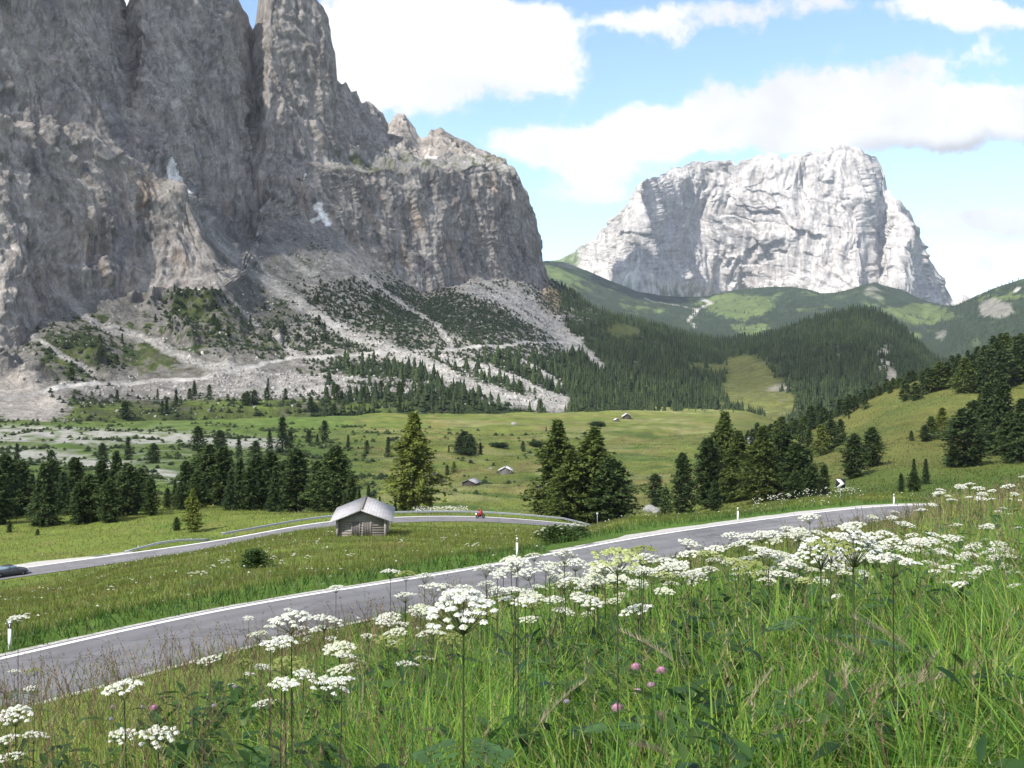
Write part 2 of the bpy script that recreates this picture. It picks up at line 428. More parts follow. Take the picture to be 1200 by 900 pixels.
und = fbm(GX / 60, GYY / 60, 0, 3, 3) * 3.2 * smooth(GYY, 240, 380) + fbm(GX / 22, GYY / 22, 0, 3, 4) * 0.9 * smooth(GYY, 260, 400) + fbm(GX / 9, GYY / 9, 0, 3, 5) * 0.35 * smooth(GYY, 12, 60) + fbm(GX / 1.7, GYY / 1.7, 0, 2, 8) * 0.07
# terrace edges on the valley meadow
tl, _ = poly_dist(GX, GYY, [(-60, 640), (-10, 610), (30, 660), (70, 720), (110, 760)])
und += -2.5 * np.exp(-(tl / 12)**2) * smooth(GYY, 400, 450)
GZ = GZ + und
def carve(GZ, line, w, below, out, inner=0.7):
    cl = offset(line, w / 2)
    m = (GYY > line[:, 1].min() - 30) & (GYY < line[:, 1].max() + 30) & (GX > line[:, 0].min() - 30) & (GX < line[:, 0].max() + 30)
    d, p = poly_dist(GX[m], GYY[m], cl)
    zr = np.interp(p, np.arange(len(cl)), cl[:, 2]) - below
    k = 1 - smooth(d, w / 2 + inner, w / 2 + inner + out)
    Z = GZ.copy(); Z[m] = GZ[m] * (1 - k) + zr * k
    return Z
GZ = carve(GZ, UP, ROAD_W, 0.045, 5.0)
GZ = carve(GZ, LOW, LOW_W, 0.06, 5.0)
def H(X, Y):
    X = np.asarray(X, float); Y = np.maximum(np.asarray(Y, float), GY[0])
    u = UC + X / Y * F
    j = np.clip(np.searchsorted(GU, u) - 1, 0, len(GU) - 2); i = np.clip(np.searchsorted(GY, Y) - 1, 0, len(GY) - 2)
    a = np.clip((u - GU[j]) / (GU[j + 1] - GU[j]), 0, 1); b = np.clip((Y - GY[i]) / (GY[i + 1] - GY[i]), 0, 1)
    return (GZ[i, j] * (1 - a) + GZ[i, j + 1] * a) * (1 - b) + (GZ[i + 1, j] * (1 - a) + GZ[i + 1, j + 1] * a) * b

# ground colour: meadow kinds, gravel bed, mown strips
gu = np.repeat(GU[None, :], len(GY), 0); gv = VH - GZ / GYY * F
def lerp(a, b, k):
    return a * (1 - k[..., None]) + np.asarray(b) * k[..., None]
gc = np.zeros(GX.shape + (3,)) + np.array((.115, .150, .030))                       # olive meadow
nA = fbm(GX / 7, GYY / 14, 0, 4, 21); nB = fbm(GX / 30, GYY / 40, 0, 4, 25); nC = fbm(GX / 2.2, GYY / 3, 0, 3, 29)
gc = lerp(gc, (.140, .138, .040), smooth(nA, .0, .45) * .7)                            # dry seed heads
gc = lerp(gc, (.060, .110, .020), smooth(nB, .05, .5) * .7)                            # lush patches
dU, _ = poly_dist(GX, GYY, UP[::3]); dL, _ = poly_dist(GX, GYY, LOW[::3])
gc = lerp(gc, (.055, .115, .018), (1 - smooth(dU, 2, 8 + 5 * nA)) * .8)
valley = smooth(GYY, 330, 420) * (gu < 880)
gc = lerp(gc, (.130, .155, .036), valley * .9)
gc = lerp(gc, (.185, .165, .06), valley * smooth(nB + .4 * nA, -.05, .3) * .8)
st = fbm(GX / 120, GYY / 16, 0, 3, 41)
gc = lerp(gc, (.075, .120, .028), valley * smooth(st, .02, .28) * .85)
st2 = fbm(GX / 70 + .3 * nB, GYY / 40, 0, 3, 44)
gc = lerp(gc, (.20, .20, .085), valley * smooth(st2, .12, .2) * .55)
gc = lerp(gc, (.11, .125, .04), valley * smooth(-st2, .12, .3) * .7)
gc = lerp(gc, (.075, .130, .030), valley * (1 - smooth(gu, 360, 480)) * .7)
gc = gc * (1 + .55 * np.clip(fbm(GX / 9, GYY / 16, 0, 4, 47), -.5, .5) * smooth(GYY, 250, 350))[..., None]
hill = smooth(GYY, 260, 340) * smooth(gu, 820, 900)
gc = lerp(gc, (.120, .122, .034), hill * .85)
gc = lerp(gc, (.075, .102, .024), hill * smooth(fbm(GX / 40, GYY / 60, 0, 4, 43), -.1, .35) * .8)
bowl = smooth(gu, 900, 960) * smooth(GYY, 130, 170) * (1 - smooth(GYY, 300, 380))
gc = lerp(gc, (.058, .100, .018), bowl * .8)
bank = 1 - smooth(GYY, 25, 40)
gc = lerp(gc, (.030, .050, .012), bank)
# braided gravel bed across the valley
gb = fbm(GX / 40, GYY / 9, 0, 4, 51); gb2 = fbm(GX / 14, GYY / 6, 0, 3, 55)
bed = np.zeros(GX.shape)
for pl, w in (([(-80, 503), (60, 506), (190, 512), (330, 521)], 7), ([(-80, 525), (40, 533), (140, 547), (210, 560)], 7), ([(-80, 512), (120, 517), (260, 514)], 4)):
    d, _ = poly_dist(gu, gv, pl)
    bed = np.maximum(bed, 1 - smooth(d + 9 * gb2, w * .5, w * 1.3))
bed *= smooth(GYY, 420, 470) * smooth(gb * .6 + gb2, -.35, .05)
gc = lerp(gc, (.40, .385, .35), bed * .9)
wash = (1 - smooth(np.abs(gv - 522), 14, 30)) * (1 - smooth(gu, 180, 330)) * smooth(GYY, 420, 470)
gc = lerp(gc, (.30, .30, .24), wash * smooth(gb2 + gb, .0, .4) * .6)
GROUND = struct('ground', mesh_data('ground', np.stack([GX, GYY, GZ], -1).reshape(-1, 3), grid_faces(*GX.shape), M_GROUND, True, gc.reshape(-1, 3)))

# strip of ground under and behind the camera
bk = []
for y in np.linspace(-30, 0.7, 16):
    for x in np.linspace(-40, 40, 41):
        bk.append((x, y, (-1.62 + 0.02 * -y if y < .6 else float(H(x, .7))) - .03 - max(0, abs(x) - 1.2) * .02))
struct('near_slope', mesh_data('near_slope', bk, grid_faces(16, 41), M_GROUND, True, np.tile((.03, .05, .012), (len(bk), 1))))
# the wide base sheet reaching the horizon
th = np.linspace(0, 2 * math.pi, 97)[:-1]; rr = [0.0, 1500, 4000, 9000, 11500]
bs = [(r * math.cos(a), 3000 + r * math.sin(a), -190 - r * .004) for r in rr for a in th]
fb = [(i * 96 + k, i * 96 + (k + 1) % 96, (i + 1) * 96 + (k + 1) % 96, (i + 1) * 96 + k) for i in range(len(rr) - 1) for k in range(96)]
struct('terrain', mesh_data('terrain', bs, [np.array(fb)], M_GROUND, True, np.tile((.06, .09, .03), (len(bs), 1))))

# ------------------------------------------------------------------ lofted mountains
def loft(ctrl, us, nrows, sil=None, sil_row=None):
    """ctrl: {u: [(v, Y), ...]} same count in each; rows get nrows[i] steps between control i and i+1"""
    ku = np.array(sorted(ctrl)); A = np.array([ctrl[k] for k in ku], float)      # (nu, nk, 2)
    C = pchip(ku, A, us)                                                          # (n, nk, 2)
    if sil is not None:
        sx = [p[0] for p in sil]; C[:, sil_row, 0] = np.where((us >= sx[0]) & (us <= sx[-1]), np.interp(us, sx, [p[1] for p in sil]), C[:, sil_row, 0])
    rows = []; tp = []
    for k, n in enumerate(nrows):
        for s in range(n + (k == len(nrows) - 1)):
            t = s / n
            rows.append(C[:, k] * (1 - t) + C[:, k + 1] * t); tp.append(k + t)
    R = np.stack(rows)
    return R[..., 0], R[..., 1], np.array(tp)
def normals_of(V):
    du = np.gradient(V, axis=1); dv = np.gradient(V, axis=0)
    n = np.cross(du, dv); n /= np.linalg.norm(n, axis=-1)[..., None] + 1e-9
    return n

MC = {  # foot, talus start, mid talus, lower cliff base, lower cliff top, ledge back, top, behind
 -420: [(520, 640), (495, 660), (455, 700), (410, 740), (150, 800), (120, 830), (-600, 960), (-400, 1300)],
 -250: [(520, 690), (495, 700), (455, 760), (400, 820), (150, 880), (120, 900), (-500, 1050), (-300, 1350)],
 -100: [(520, 705), (495, 720), (455, 790), (408, 860), (180, 930), (150, 950), (-440, 1120), (-250, 1450)],
 0: [(520, 740), (494, 760), (455, 850), (418, 905), (140, 1000), (120, 1040), (-330, 1250), (-150, 1600)],
 75: [(520, 755), (493, 775), (440, 900), (352, 1010), (160, 1090), (140, 1120), (-250, 1330), (-100, 1700)],
 118: [(518, 762), (491, 783), (434, 935), (348, 1048), (175, 1120), (150, 1150), (-120, 1380), (80, 1750)],
 148: [(515, 770), (490, 790), (430, 960), (345, 1080), (185, 1150), (165, 1200), (0, 1515), (150, 1850)],
 166: [(514, 777), (489, 798), (428, 968), (343, 1100), (205, 1165), (185, 1215), (-40, 1490), (120, 1850)],
 205: [(512, 788), (487, 808), (425, 978), (344, 1110), (216, 1180), (205, 1270), (-60, 1540), (100, 1900)],
 235: [(510, 796), (485, 818), (422, 990), (344, 1115), (272, 1165), (228, 1370), (-55, 1585), (100, 1920)],
 260: [(508, 800), (483, 825), (420, 1005), (338, 1130), (312, 1160), (246, 1430), (-50, 1620), (100, 1950)],
 280: [(506, 808), (482, 832), (416, 1030), (326, 1180), (321, 1190), (255, 1480), (-5, 1680), (130, 2000)],
 297: [(505, 815), (480, 840), (412, 1045), (296, 1330), (290, 1350), (258, 1505), (30, 1735), (150, 2050)],
 312: [(504, 822), (478, 848), (406, 1075), (268, 1440), (240, 1465), (215, 1530), (-15, 1690), (130, 1980)],
 340: [(502, 835), (476, 860), (400, 1120), (254, 1500), (207, 1530), (194, 1590), (-25, 1720), (100, 2000)],
 385: [(500, 850), (474, 880), (390, 1160), (265, 1560), (200, 1600), (190, 1660), (15, 1780), (150, 2050)],
 450: [(496, 880), (470, 910), (385, 1200), (312, 1640), (196, 1700), (186, 1790), (130, 1960), (240, 2200)],
 500: [(493, 900), (468, 930), (385, 1250), (345, 1690), (199, 1770), (188, 1870), (155, 2000), (250, 2250)],
 560: [(492, 920), (467, 950), (390, 1300), (326, 1810), (192, 1880), (186, 1950), (172, 2050), (260, 2300)],
 600: [(492, 940), (468, 970), (395, 1350), (328, 1890), (204, 1960), (200, 1990), (196, 2040), (270, 2350)],
 622: [(494, 950), (470, 985), (400, 1400), (333, 1940), (252, 2000), (248, 2020), (245, 2050), (330, 2350)],
 634: [(495, 960), (471, 990), (402, 1420), (338, 1965), (302, 2020), (299, 2030), (296, 2050), (370, 2350)],
 650: [(496, 970), (473, 1000), (410, 1450), (355, 1900), (345, 1960), (338, 2000), (330, 2060), (400, 2350)],
 700: [(502, 990), (480, 1020), (430, 1400), (385, 1750), (373, 1850), (367, 1950), (362, 2080), (430, 2450)],
 760: [(508, 1010), (487, 1040), (445, 1350), (405, 1700), (391, 1850), (384, 1980), (379, 2150), (430, 2550)],
 850: [(512, 1030), (497, 1060), (460, 1300), (427, 1650), (412, 1850), (404, 2000), (398, 2250), (430, 2600)],
 895: [(512, 1040), (494, 1080), (465, 1250), (430, 1500), (412, 1650), (402, 1820), (393, 2000), (430, 2400)],
 950: [(512, 1040), (492, 1080), (460, 1250), (425, 1500), (400, 1700), (385, 1850), (374, 1970), (430, 2400)],
 1005: [(512, 1040), (490, 1080), (455, 1250), (415, 1500), (388, 1700), (374, 1850), (364, 1970), (430, 2400)],
 1060: [(512, 1040), (490, 1080), (460, 1250), (425, 1500), (408, 1700), (396, 1850), (385, 1970), (440, 2400)],
 1100: [(512, 1040), (490, 1080), (465, 1250), (445, 1500), (435, 1700), (428, 1850), (422, 1970), (460, 2400)],
 1180: [(512, 1040), (492, 1080), (476, 1250), (462, 1500), (456, 1700), (452, 1850), (450, 1970), (480, 2400)],
 1400: [(512, 1040), (492, 1080), (476, 1250), (462, 1500), (456, 1700), (452, 1850), (450, 1970), (480, 2400)],
}
SIL = [(-100, -440), (0, -330), (75, -250), (125, -80), (142, -12), (148, 8), (152, 2), (158, -30), (200, -60), (260, -50), (278, -12), (286, 12), (292, 26), (297, 36), (300, 28), (301, 8), (305, -10), (320, -30), (340, -26), (360, -14), (372, 0), (380, 6), (385, 18), (390, 42), (394, 62), (396, 92), (401, 98), (405, 94), (412, 108), (418, 104), (424, 122), (428, 118), (436, 122), (444, 128), (450, 132), (455, 144), (461, 136), (466, 133), (474, 133), (482, 140), (488, 152), (492, 160), (500, 160), (504, 150), (510, 153), (516, 150), (524, 156), (534, 161), (546, 164), (560, 172), (572, 178), (585, 188), (595, 192), (603, 198), (609, 208), (614, 220), (619, 240), (625, 256), (630, 266), (633, 286), (636, 318), (640, 326), (650, 330), (700, 362), (760, 379), (800, 391), (850, 398), (880, 396), (893, 393), (920, 385), (950, 374), (975, 367), (1005, 363), (1030, 367), (1060, 385), (1085, 410), (1095, 420), (1180, 450)]
MU = np.r_[np.arange(-420, -30, 6.0), np.arange(-30, 680, 1.35), np.arange(680, 1220, 2.6), np.arange(1220, 1400, 12)]
mv, mY, mt = loft(MC, MU, [4, 70, 90, 120, 14, 130, 16], SIL, 6)
mu = np.repeat(MU[None, :], len(mv), 0); mT = np.repeat(mt[:, None], len(MU), 1)
MV = np.stack([(mu - UC) / F * mY, mY, (VH - mv) / F * mY], -1)
# smoothed normals give the push direction
Sm = MV.copy()
for _ in range(14):
    Sm[1:-1] = (Sm[:-2] + 2 * Sm[1:-1] + Sm[2:]) / 4; Sm[:, 1:-1] = (Sm[:, :-2] + 2 * Sm[:, 1:-1] + Sm[:, 2:]) / 4
MN = normals_of(Sm)
x, y, z = MV[..., 0], MV[..., 1], MV[..., 2]
slope = np.clip(MN[..., 2], 0, 1)
rockz = (mT > 2.75) * (mu < 645) * smooth(648 - mu, 0, 10)
conel = smooth(mT, 3.95, 4.03) * (1 - smooth(mT, 4.93, 5.0)) * smooth(mu, 208, 225) * (1 - smooth(mu, 300, 312))
cliff = smooth(mT, 2.9, 3.06) * (1 - smooth(mu, 636, 648)) * (1 - conel)
# big buttresses and gullies running up the wall, ledges across it
wx = x + 30 * pn(x / 90, y / 90, z / 90, 61); wy = y + 30 * pn(x / 90 + 9, y / 90, z / 90, 62)
b1 = fbm(wx / 95, wy / 95, z / 420, 3, 71, .5, True); b2 = -fbm(wx / 36, wy / 36, z / 150, 3, 75, .55, True); b3 = -fbm(wx / 12, wy / 12, z / 34, 4, 79, .6, True)
b4 = fbm(x / 6, y / 6, z / 6, 3, 83)
zl = z + 14 * fbm(x / 120, y / 120, z / 200, 3, 87)
lay = (np.abs(((zl / 26) % 1.0) - .5) * 2) ** .7 + .6 * (np.abs(((zl / 9.3) % 1.0) - .5) * 2)
up = smooth(mT, 5.0, 5.15)
amp = cliff * (1 - .0 * up)
edge = 1 - smooth(mT, 5.80, 6.0) * .65
def cells(s, zz, a, b, seed, skew=.5):
    si = np.floor(s / a); f = _hash(si.astype(np.int64), (si * 0).astype(np.int64), (si * 0 + 3).astype(np.int64), seed) / 4294967295.0
    zi = np.floor(zz / b + f * 7)
    return _hash(si.astype(np.int64), zi.astype(np.int64), (si * 0 + 5).astype(np.int64), seed + 1) / 4294967295.0 - .5
ss = .62 * wx + .78 * wy + 5 * pn(x / 16, y / 16, z / 30, 141); zz = zl + 4 * pn(x / 12, y / 12, z / 12, 143) + .22 * (wx - wy)
blk = 8.0 * cells(ss, zz, 34, 95, 151) + 5.0 * cells(ss + 7, zz, 13, 38, 153) + 2.6 * cells(ss + 3, zz, 5.5, 13, 155)
disp = amp * edge * blk + amp * edge * (13 * (b1 - .35) + 7.0 * (b2 + .1) + 3.0 * (b3 + .1) + 1.3 * b4 + 1.5 * (lay - .9))
tal = smooth(mT, 1.0, 1.6) * (1 - cliff)
rub = fbm(x / 16, y / 16, z / 16, 4, 91)
disp = disp + tal * (3.0 * rub + 5 * fbm(x / 70, y / 70, z / 70, 2, 93)) * (1 - smooth(mu, 640, 700) * .3)
# rocky outcrops low on the talus
out = smooth(fbm(x / 60, y / 60, z / 40, 3, 97), .12, .4) * smooth(mT, 1.7, 2.1) * (1 - smooth(mu, 300, 420)) * (1 - cliff)
disp = disp + out * 12 * (.4 + fbm(wx / 20, wy / 20, z / 50, 3, 99, .5, True))
fh = smooth(mu, 660, 720)
disp = disp + fh * smooth(mT, 1, 2) * 9 * fbm(x / 130, y / 130, 0, 3, 103)
MVD = MV + MN * disp[..., None]

# --- what covers the slope
nS = fbm(x / 22, y / 22, z / 22, 4, 111); nL = fbm(x / 70, y / 70, z / 70, 3, 115)
du_ = 5 * fbm(mu / 14, mv / 14, 0, 4, 119)
def streak(pts, w0, w1):
    d, p = poly_dist(mu + du_, mv + du_ * .6, pts)
    w = w0 + (w1 - w0) * p / (len(pts) - 1)
    return 1 - smooth(d, w * .15, w * 1.6)
base = np.zeros(mu.shape + (3,)) + np.array((.340, .310, .278))
rv = fbm(wx / 55, wy / 55, z / 120, 4, 121)
base = lerp(base, (.395, .364, .33), smooth(rv, .0, .45))
base = lerp(base, (.225, .212, .208), smooth(-rv, .05, .5) * .8)
fine = fbm(wx / 5, wy / 5, z / 13, 4, 123)
grv_shade = smooth(.16 - np.abs(fbm(wx / 9, wy / 9, z / 60, 4, 126)), 0, .14) * smooth(fbm(x / 40, y / 40, z / 60, 2, 127), -.15, .25)  # shade of narrow cracks put into the rock colour as dark lines
base = base * ((1 + .6 * np.clip(fine, -.6, .6)) * (1 - .42 * grv_shade))[..., None]
lowr = cliff * (1 - up)
wet = smooth(fbm(x / 11, y / 11, z / 190, 4, 125), .12, .45)
base = lerp(base, (.085, .088, .098), lowr * wet * .75)
base = lerp(base, (.10, .10, .105), cliff * up * wet * .28)
tan = smooth(fbm(x / 26, y / 26, z / 90, 4, 129), .12, .42)
base = lerp(base, (.40, .285, .19), lowr * tan * .44 * (1 - wet * .7))
base = lerp(base, (.33, .27, .22), cliff * up * tan * .25)
scree = (.37, .36, .335)
tmask = 1 - cliff
talc = np.zeros(mu.shape + (3,)) + np.array((.265, .25, .228))
talc = lerp(talc, (.30, .285, .26), smooth(nS, .0, .4))
talc = lerp(talc, (.12, .12, .085), smooth(-nS, .1, .45) * .7)
nT = fbm(x / 6, y / 6, z / 6, 3, 117)
talc = talc * (1 + .6 * np.clip(nT, -.6, .6))[..., None]
fresh = np.zeros(mu.shape)
for pts, w0, w1 in (([(218, 236), (262, 292), (332, 345), (402, 388), (470, 415), (545, 448), (600, 468), (655, 476)], 5, 11),
                    ([(392, 300), (440, 335), (484, 363), (512, 382), (532, 410)], 3, 4), ([(300, 262), (335, 300), (365, 322)], 2.5, 2.5),
                    ([(538, 335), (590, 352), (640, 385), (672, 405)], 8, 9), ([(566, 330), (610, 355), (650, 382), (690, 415), (706, 432)], 7, 5), ([(600, 338), (650, 380)], 8, 9),
                    ([(60, 330), (112, 378), (165, 396), (235, 428), (300, 440)], 5, 6), ([(277, 356), (307, 388), (352, 420)], 3, 4), ([(0, 365), (60, 410), (110, 440)], 3, 3),
                    ([(520, 420), (590, 440), (660, 470)], 8, 7), ([(610, 425), (655, 452)], 4, 4), ([(290, 300), (330, 340)], 5, 5), ([(190, 412), (270, 436), (330, 458)], 3, 4)):
    fresh = np.maximum(fresh, streak(pts, w0, w1))
fresh *= smooth(nS + .3, -.25, .15) * .5 + .5
rubble = ell(mu, mv + 8 * nS, 345, 452, 170, 13) * (1 - smooth(nS, .05, .4) * .7)
rubble = np.maximum(rubble, ell(mu, mv, 170, 450, 100, 16) * smooth(nS, -.05, .3) * .8)
knoll = np.maximum(ell(mu + du_, mv + du_ * .4, 20, 478, 58, 20), ell(mu + du_, mv, 0, 455, 45, 12))
veg = np.zeros(mu.shape)
for cu, cv, ru, rv_, s in ((90, 415, 44, 34, .8), (110, 375, 22, 22, .6), (225, 365, 34, 20, .75), (255, 395, 46, 22, .65), (315, 405, 45, 18, .6), (180, 420, 40, 20, .8),
                           (330, 370, 40, 30, .5), (395, 335, 34, 26, .25), (410, 390, 60, 30, .5), (470, 372, 70, 34, .55), (530, 374, 80, 32, .64), (600, 380, 40, 22, .5), (150, 395, 70, 22, .5), (280, 380, 60, 40, .5), (310, 330, 40, 26, .35), (430, 350, 60, 40, .3),
                           (365, 290, 30, 30, .25), (450, 325, 50, 25, .25)):
    veg = np.maximum(veg, s * ell(mu + 2 * du_, mv + 2 * du_, cu, cv, ru, rv_, .8))
veg = np.maximum(veg, smooth(mv, 415, 425) * smooth(mu, 360, 430) * .95)
veg = np.maximum(veg, smooth(mv, 458, 476) * smooth(mu + 3 * du_, 40, 110) * .95)
veg = np.maximum(veg, smooth(mu + du_ * 2, 652, 682) * smooth(mT, .1, .3))
veg = np.maximum(veg, smooth(mv, 480, 490) * .9)
veg = np.maximum(veg, ell(mu, mv, 660, 345, 28, 24, .5) * (mT < 6.05) * smooth(mu, 632, 645) * .8)
veg = veg * (1 - fresh) * (1 - .85 * rubble) * (1 - knoll)
vegk = smooth(veg * .92 + .60 * nS + .25 * nL + .75 * nT, .34, .62) * tmask
grass = lerp(np.zeros(mu.shape + (3,)) + np.array((.072, .088, .030)), (.036, .050, .020), smooth(nS + .5 * nT, -.15, .35))
mead = (1 - smooth(mu, 420, 520)) * smooth(mv, 455, 470)
grass = lerp(grass, (.105, .140, .035), mead * smooth(nL + .5 * nS, -.2, .2))
dark = np.maximum(smooth(mu, 340, 400) * smooth(mv, 330, 350), 0)
grass = lerp(grass, (.030, .046, .018), dark * (1 - mead) * (1 - smooth(mu, 640, 700) * .0) * .9)
# open pasture among the forest
past = np.maximum(ell(mu + du_, mv + du_ * .5, 880, 452, 36, 34, .25), ell(mu + du_, mv, 912, 478, 22, 20, .25))
past = np.maximum(past, ell(mu + du_, mv, 868, 425, 22, 10, .3)); past = np.maximum(past, ell(mu + du_, mv, 830, 432, 30, 6, .4) * .8)
past = np.maximum(past, ell(mu + du_, mv + du_, 730, 388, 22, 9, .4) * .55)
past = np.maximum(past, ell(mu, mv, 850, 470, 10, 10, .4) * .8)
grass = lerp(grass, (.115, .125, .040), past)
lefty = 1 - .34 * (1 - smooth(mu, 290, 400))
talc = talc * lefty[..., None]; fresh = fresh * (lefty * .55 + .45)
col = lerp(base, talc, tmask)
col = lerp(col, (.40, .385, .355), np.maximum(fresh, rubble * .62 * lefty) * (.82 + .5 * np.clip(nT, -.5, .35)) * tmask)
col = lerp(col, (.40, .365, .325), knoll * tmask)
col = col * (1 - vegk[..., None]) + grass * vegk[..., None]
# ledge meadow below the upper towers
led = smooth(mT, 3.97, 4.02) * (1 - smooth(mT, 5.02, 5.25)) * smooth(mu, 372, 400) * (1 - smooth(mu, 605, 618))
col = lerp(col, (.30, .29, .27), led)
col = lerp(col, (.085, .10, .035), led * smooth(nS + .3 * nL, .0, .3) * .9)
upg = smooth(mT, 5.05, 5.3) * smooth(mu, 520, 545) * (1 - smooth(mu, 600, 612)) * smooth(nS, .05, .35)
col = lerp(col, (.10, .115, .045), upg * .7)
scar = ell(mu + du_, mv + du_, 1037, 425, 9, 22, .4) * smooth(nS, -.3, .1)
scar = np.maximum(scar, ell(mu + du_, mv + du_, 1045, 445, 7, 12, .4)); scar = np.maximum(scar, ell(mu + du_, mv, 915, 455, 14, 5, .4) * .8)
col = lerp(col, (.34, .31, .27), scar * .8)
col = lerp(col, (.30, .22, .15), ell(mu, mv, 645, 352, 10, 18, .5) * .6)
# the gravel track across the talus
dtr, _ = poly_dist(mu, mv, [(-60, 480), (0, 470), (50, 461), (90, 453), (140, 447), (200, 444), (250, 440), (300, 432), (325, 425), (350, 420), (430, 414.5), (500, 411), (560, 407), (620, 402), (690, 397.5)])
trk = (1 - smooth(dtr, 1.1, 2.6)) * (mT < 2.9)
col = lerp(col, (.40, .385, .36), trk * .9)
# old snow in the gullies
snow = np.zeros(mu.shape)
for pts, w in (([(201, 187), (206, 205), (212, 218), (221, 228)], 2.6), ([(374, 239), (378, 250), (384, 262)], 3.6), ([(371, 256), (382, 252)], 2.5), ([(222, 346), (228, 340), (233, 348)], 3.0), ([(333, 127), (334, 129)], 1.2), ([(358, 203), (360, 203)], 1.5), ([(500, 178), (512, 181)], 1.2)):
    d, _ = poly_dist(mu + du_ * .25, mv + du_ * .25, pts); snow = np.maximum(snow, 1 - smooth(d, w * .8, w * 1.15))
col = lerp(col, (1.0, .97, .92), snow)
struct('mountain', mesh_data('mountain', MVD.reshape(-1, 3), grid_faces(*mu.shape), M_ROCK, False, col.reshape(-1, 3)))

# ------------------------------------------------------------------ the far limestone massif
FSIL = [(600, 330), (640, 312), (660, 302), (690, 287), (710, 268), (728, 246), (737, 238), (742, 224), (752, 211), (770, 208), (778, 203), (790, 196), (800, 196), (810, 189), (825, 190), (832, 188), (848, 189), (855, 186), (861, 193), (868, 188), (880, 186), (892, 181), (898, 184), (903, 178), (912, 181), (918, 188), (924, 183), (935, 182), (948, 178), (960, 178), (975, 172), (990, 170), (1000, 172), (1008, 174), (1016, 181), (1026, 184), (1032, 194), (1036, 206), (1038, 222), (1046, 230), (1058, 238), (1066, 247), (1072, 262), (1080, 282), (1090, 304), (1100, 322), (1110, 338), (1116, 350), (1120, 356), (1124, 345), (1130, 352), (1136, 362), (1200, 380)]
FCT = {
 600: [(400, 7300), (340, 7350), (335, 7400), (330, 7500), (400, 7800)],
 660: [(400, 6900), (335, 7000), (316, 7150), (302, 7350), (400, 7800)],
 710: [(400, 6500), (325, 6600), (295, 6750), (268, 6900), (400, 7700)],
 752: [(400, 6150), (318, 6250), (265, 6330), (211, 6450), (400, 7500)],
 775: [(400, 6300), (330, 6420), (264, 6640), (205, 6820), (400, 7700)],
 790: [(400, 6450), (335, 6620), (262, 6860), (196, 6930), (400, 7700)],
 812: [(400, 6620), (340, 6860), (265, 7040), (190, 6960), (400, 7700)],
 835: [(400, 6760), (345, 7040), (270, 7020), (189, 6960), (400, 7900)],
 868: [(400, 6900), (350, 7120), (270, 6940), (188, 6920), (400, 7900)],
 895: [(400, 6780), (347, 6900), (268, 6840), (183, 6880), (400, 7900)],
 930: [(400, 6560), (342, 6680), (265, 6740), (182, 6840), (400, 7900)],
 980: [(400, 6420), (345, 6560), (262, 6680), (171, 6840), (400, 7800)],
 1010: [(400, 6440), (350, 6540), (265, 6640), (175, 6840), (400, 7800)],
 1030: [(400, 6560), (352, 6680), (275, 6900), (190, 7060), (400, 7800)],
 1050: [(400, 6460), (352, 6560), (285, 6680), (233, 6900), (400, 7800)],
 1066: [(400, 6470), (354, 6570), (298, 6690), (247, 6960), (400, 7800)],
 1078: [(400, 6620), (356, 6760), (315, 6960), (275, 7100), (400, 7800)],
 1095: [(400, 6950), (359, 7120), (335, 7250), (312, 7350), (400, 7900)],
 1120: [(400, 7400), (370, 7500), (362, 7560), (356, 7620), (400, 8100)],
 1200: [(400, 7500), (390, 7600), (385, 7700), (380, 7800), (410, 8100)],
}
FU = np.arange(600, 1200, 1.25)
FSIL = [(a_, b_ + (0 if a_ < 735 or a_ > 1100 else 2.6 * float(pn(a_ / 7.0, 0, 0, 231)) + 1.6 * float(pn(a_ / 2.9, 0, 0, 233)))) for a_, b_ in zip(np.arange(600, 1201, 1.25), np.interp(np.arange(600, 1201, 1.25), [p[0] for p in FSIL], [p[1] for p in FSIL]))]
fv, fY, ft = loft(FCT, FU, [40, 110, 130, 14], FSIL, 3)
fu = np.repeat(FU[None, :], len(fv), 0); fT = np.repeat(ft[:, None], len(FU), 1)
FV = np.stack([(fu - UC) / F * fY, fY, (VH - fv) / F * fY], -1)
S2 = FV.copy()
for _ in range(12):
    S2[1:-1] = (S2[:-2] + 2 * S2[1:-1] + S2[2:]) / 4; S2[:, 1:-1] = (S2[:, :-2] + 2 * S2[:, 1:-1] + S2[:, 2:]) / 4
FN = normals_of(S2)
x, y, z = FV[..., 0], FV[..., 1], FV[..., 2]
wx = x + 80 * pn(x / 300, y / 300, z / 300, 161); wy = y + 80 * pn(x / 300 + 9, y / 300, z / 300, 162)
c1 = fbm(wx / 260, wy / 260, z / 1100, 3, 171, .5, True); c2 = -fbm(wx / 78, wy / 78, z / 420, 3, 175, .55, True); c3 = fbm(wx / 30, wy / 30, z / 210, 4, 179, .6, True)
c4 = fbm(x / 70, y / 70, z / 24, 3, 183)
ck = smooth(fT, .9, 1.15) * (1 - smooth(fT, 2.80, 2.99) * .92)
fs_ = .8 * wx + .6 * wy + 16 * pn(x / 60, y / 60, z / 120, 211); fz = z + 22 * pn(x / 60, y / 60, z / 60, 213) + .25 * x
fblk = 34 * cells(fs_, fz, 120, 420, 221) + 20 * cells(fs_ + 31, fz, 48, 170, 223) + 10 * cells(fs_ + 11, fz, 20, 60, 225)
fd = ck * fblk + ck * (80 * (c1 - .35) + 20 * (c2 + .1) + 9 * (c3 - .2) + 2.5 * c4) + (1 - ck) * 8 * c4
FVD = FV + FN * fd[..., None]
nF = fbm(x / 90, y / 90, z / 90, 4, 191); nF2 = fbm(x / 30, y / 30, z / 120, 4, 195)
fc = np.zeros(fu.shape + (3,)) + np.array((.40, .378, .36))
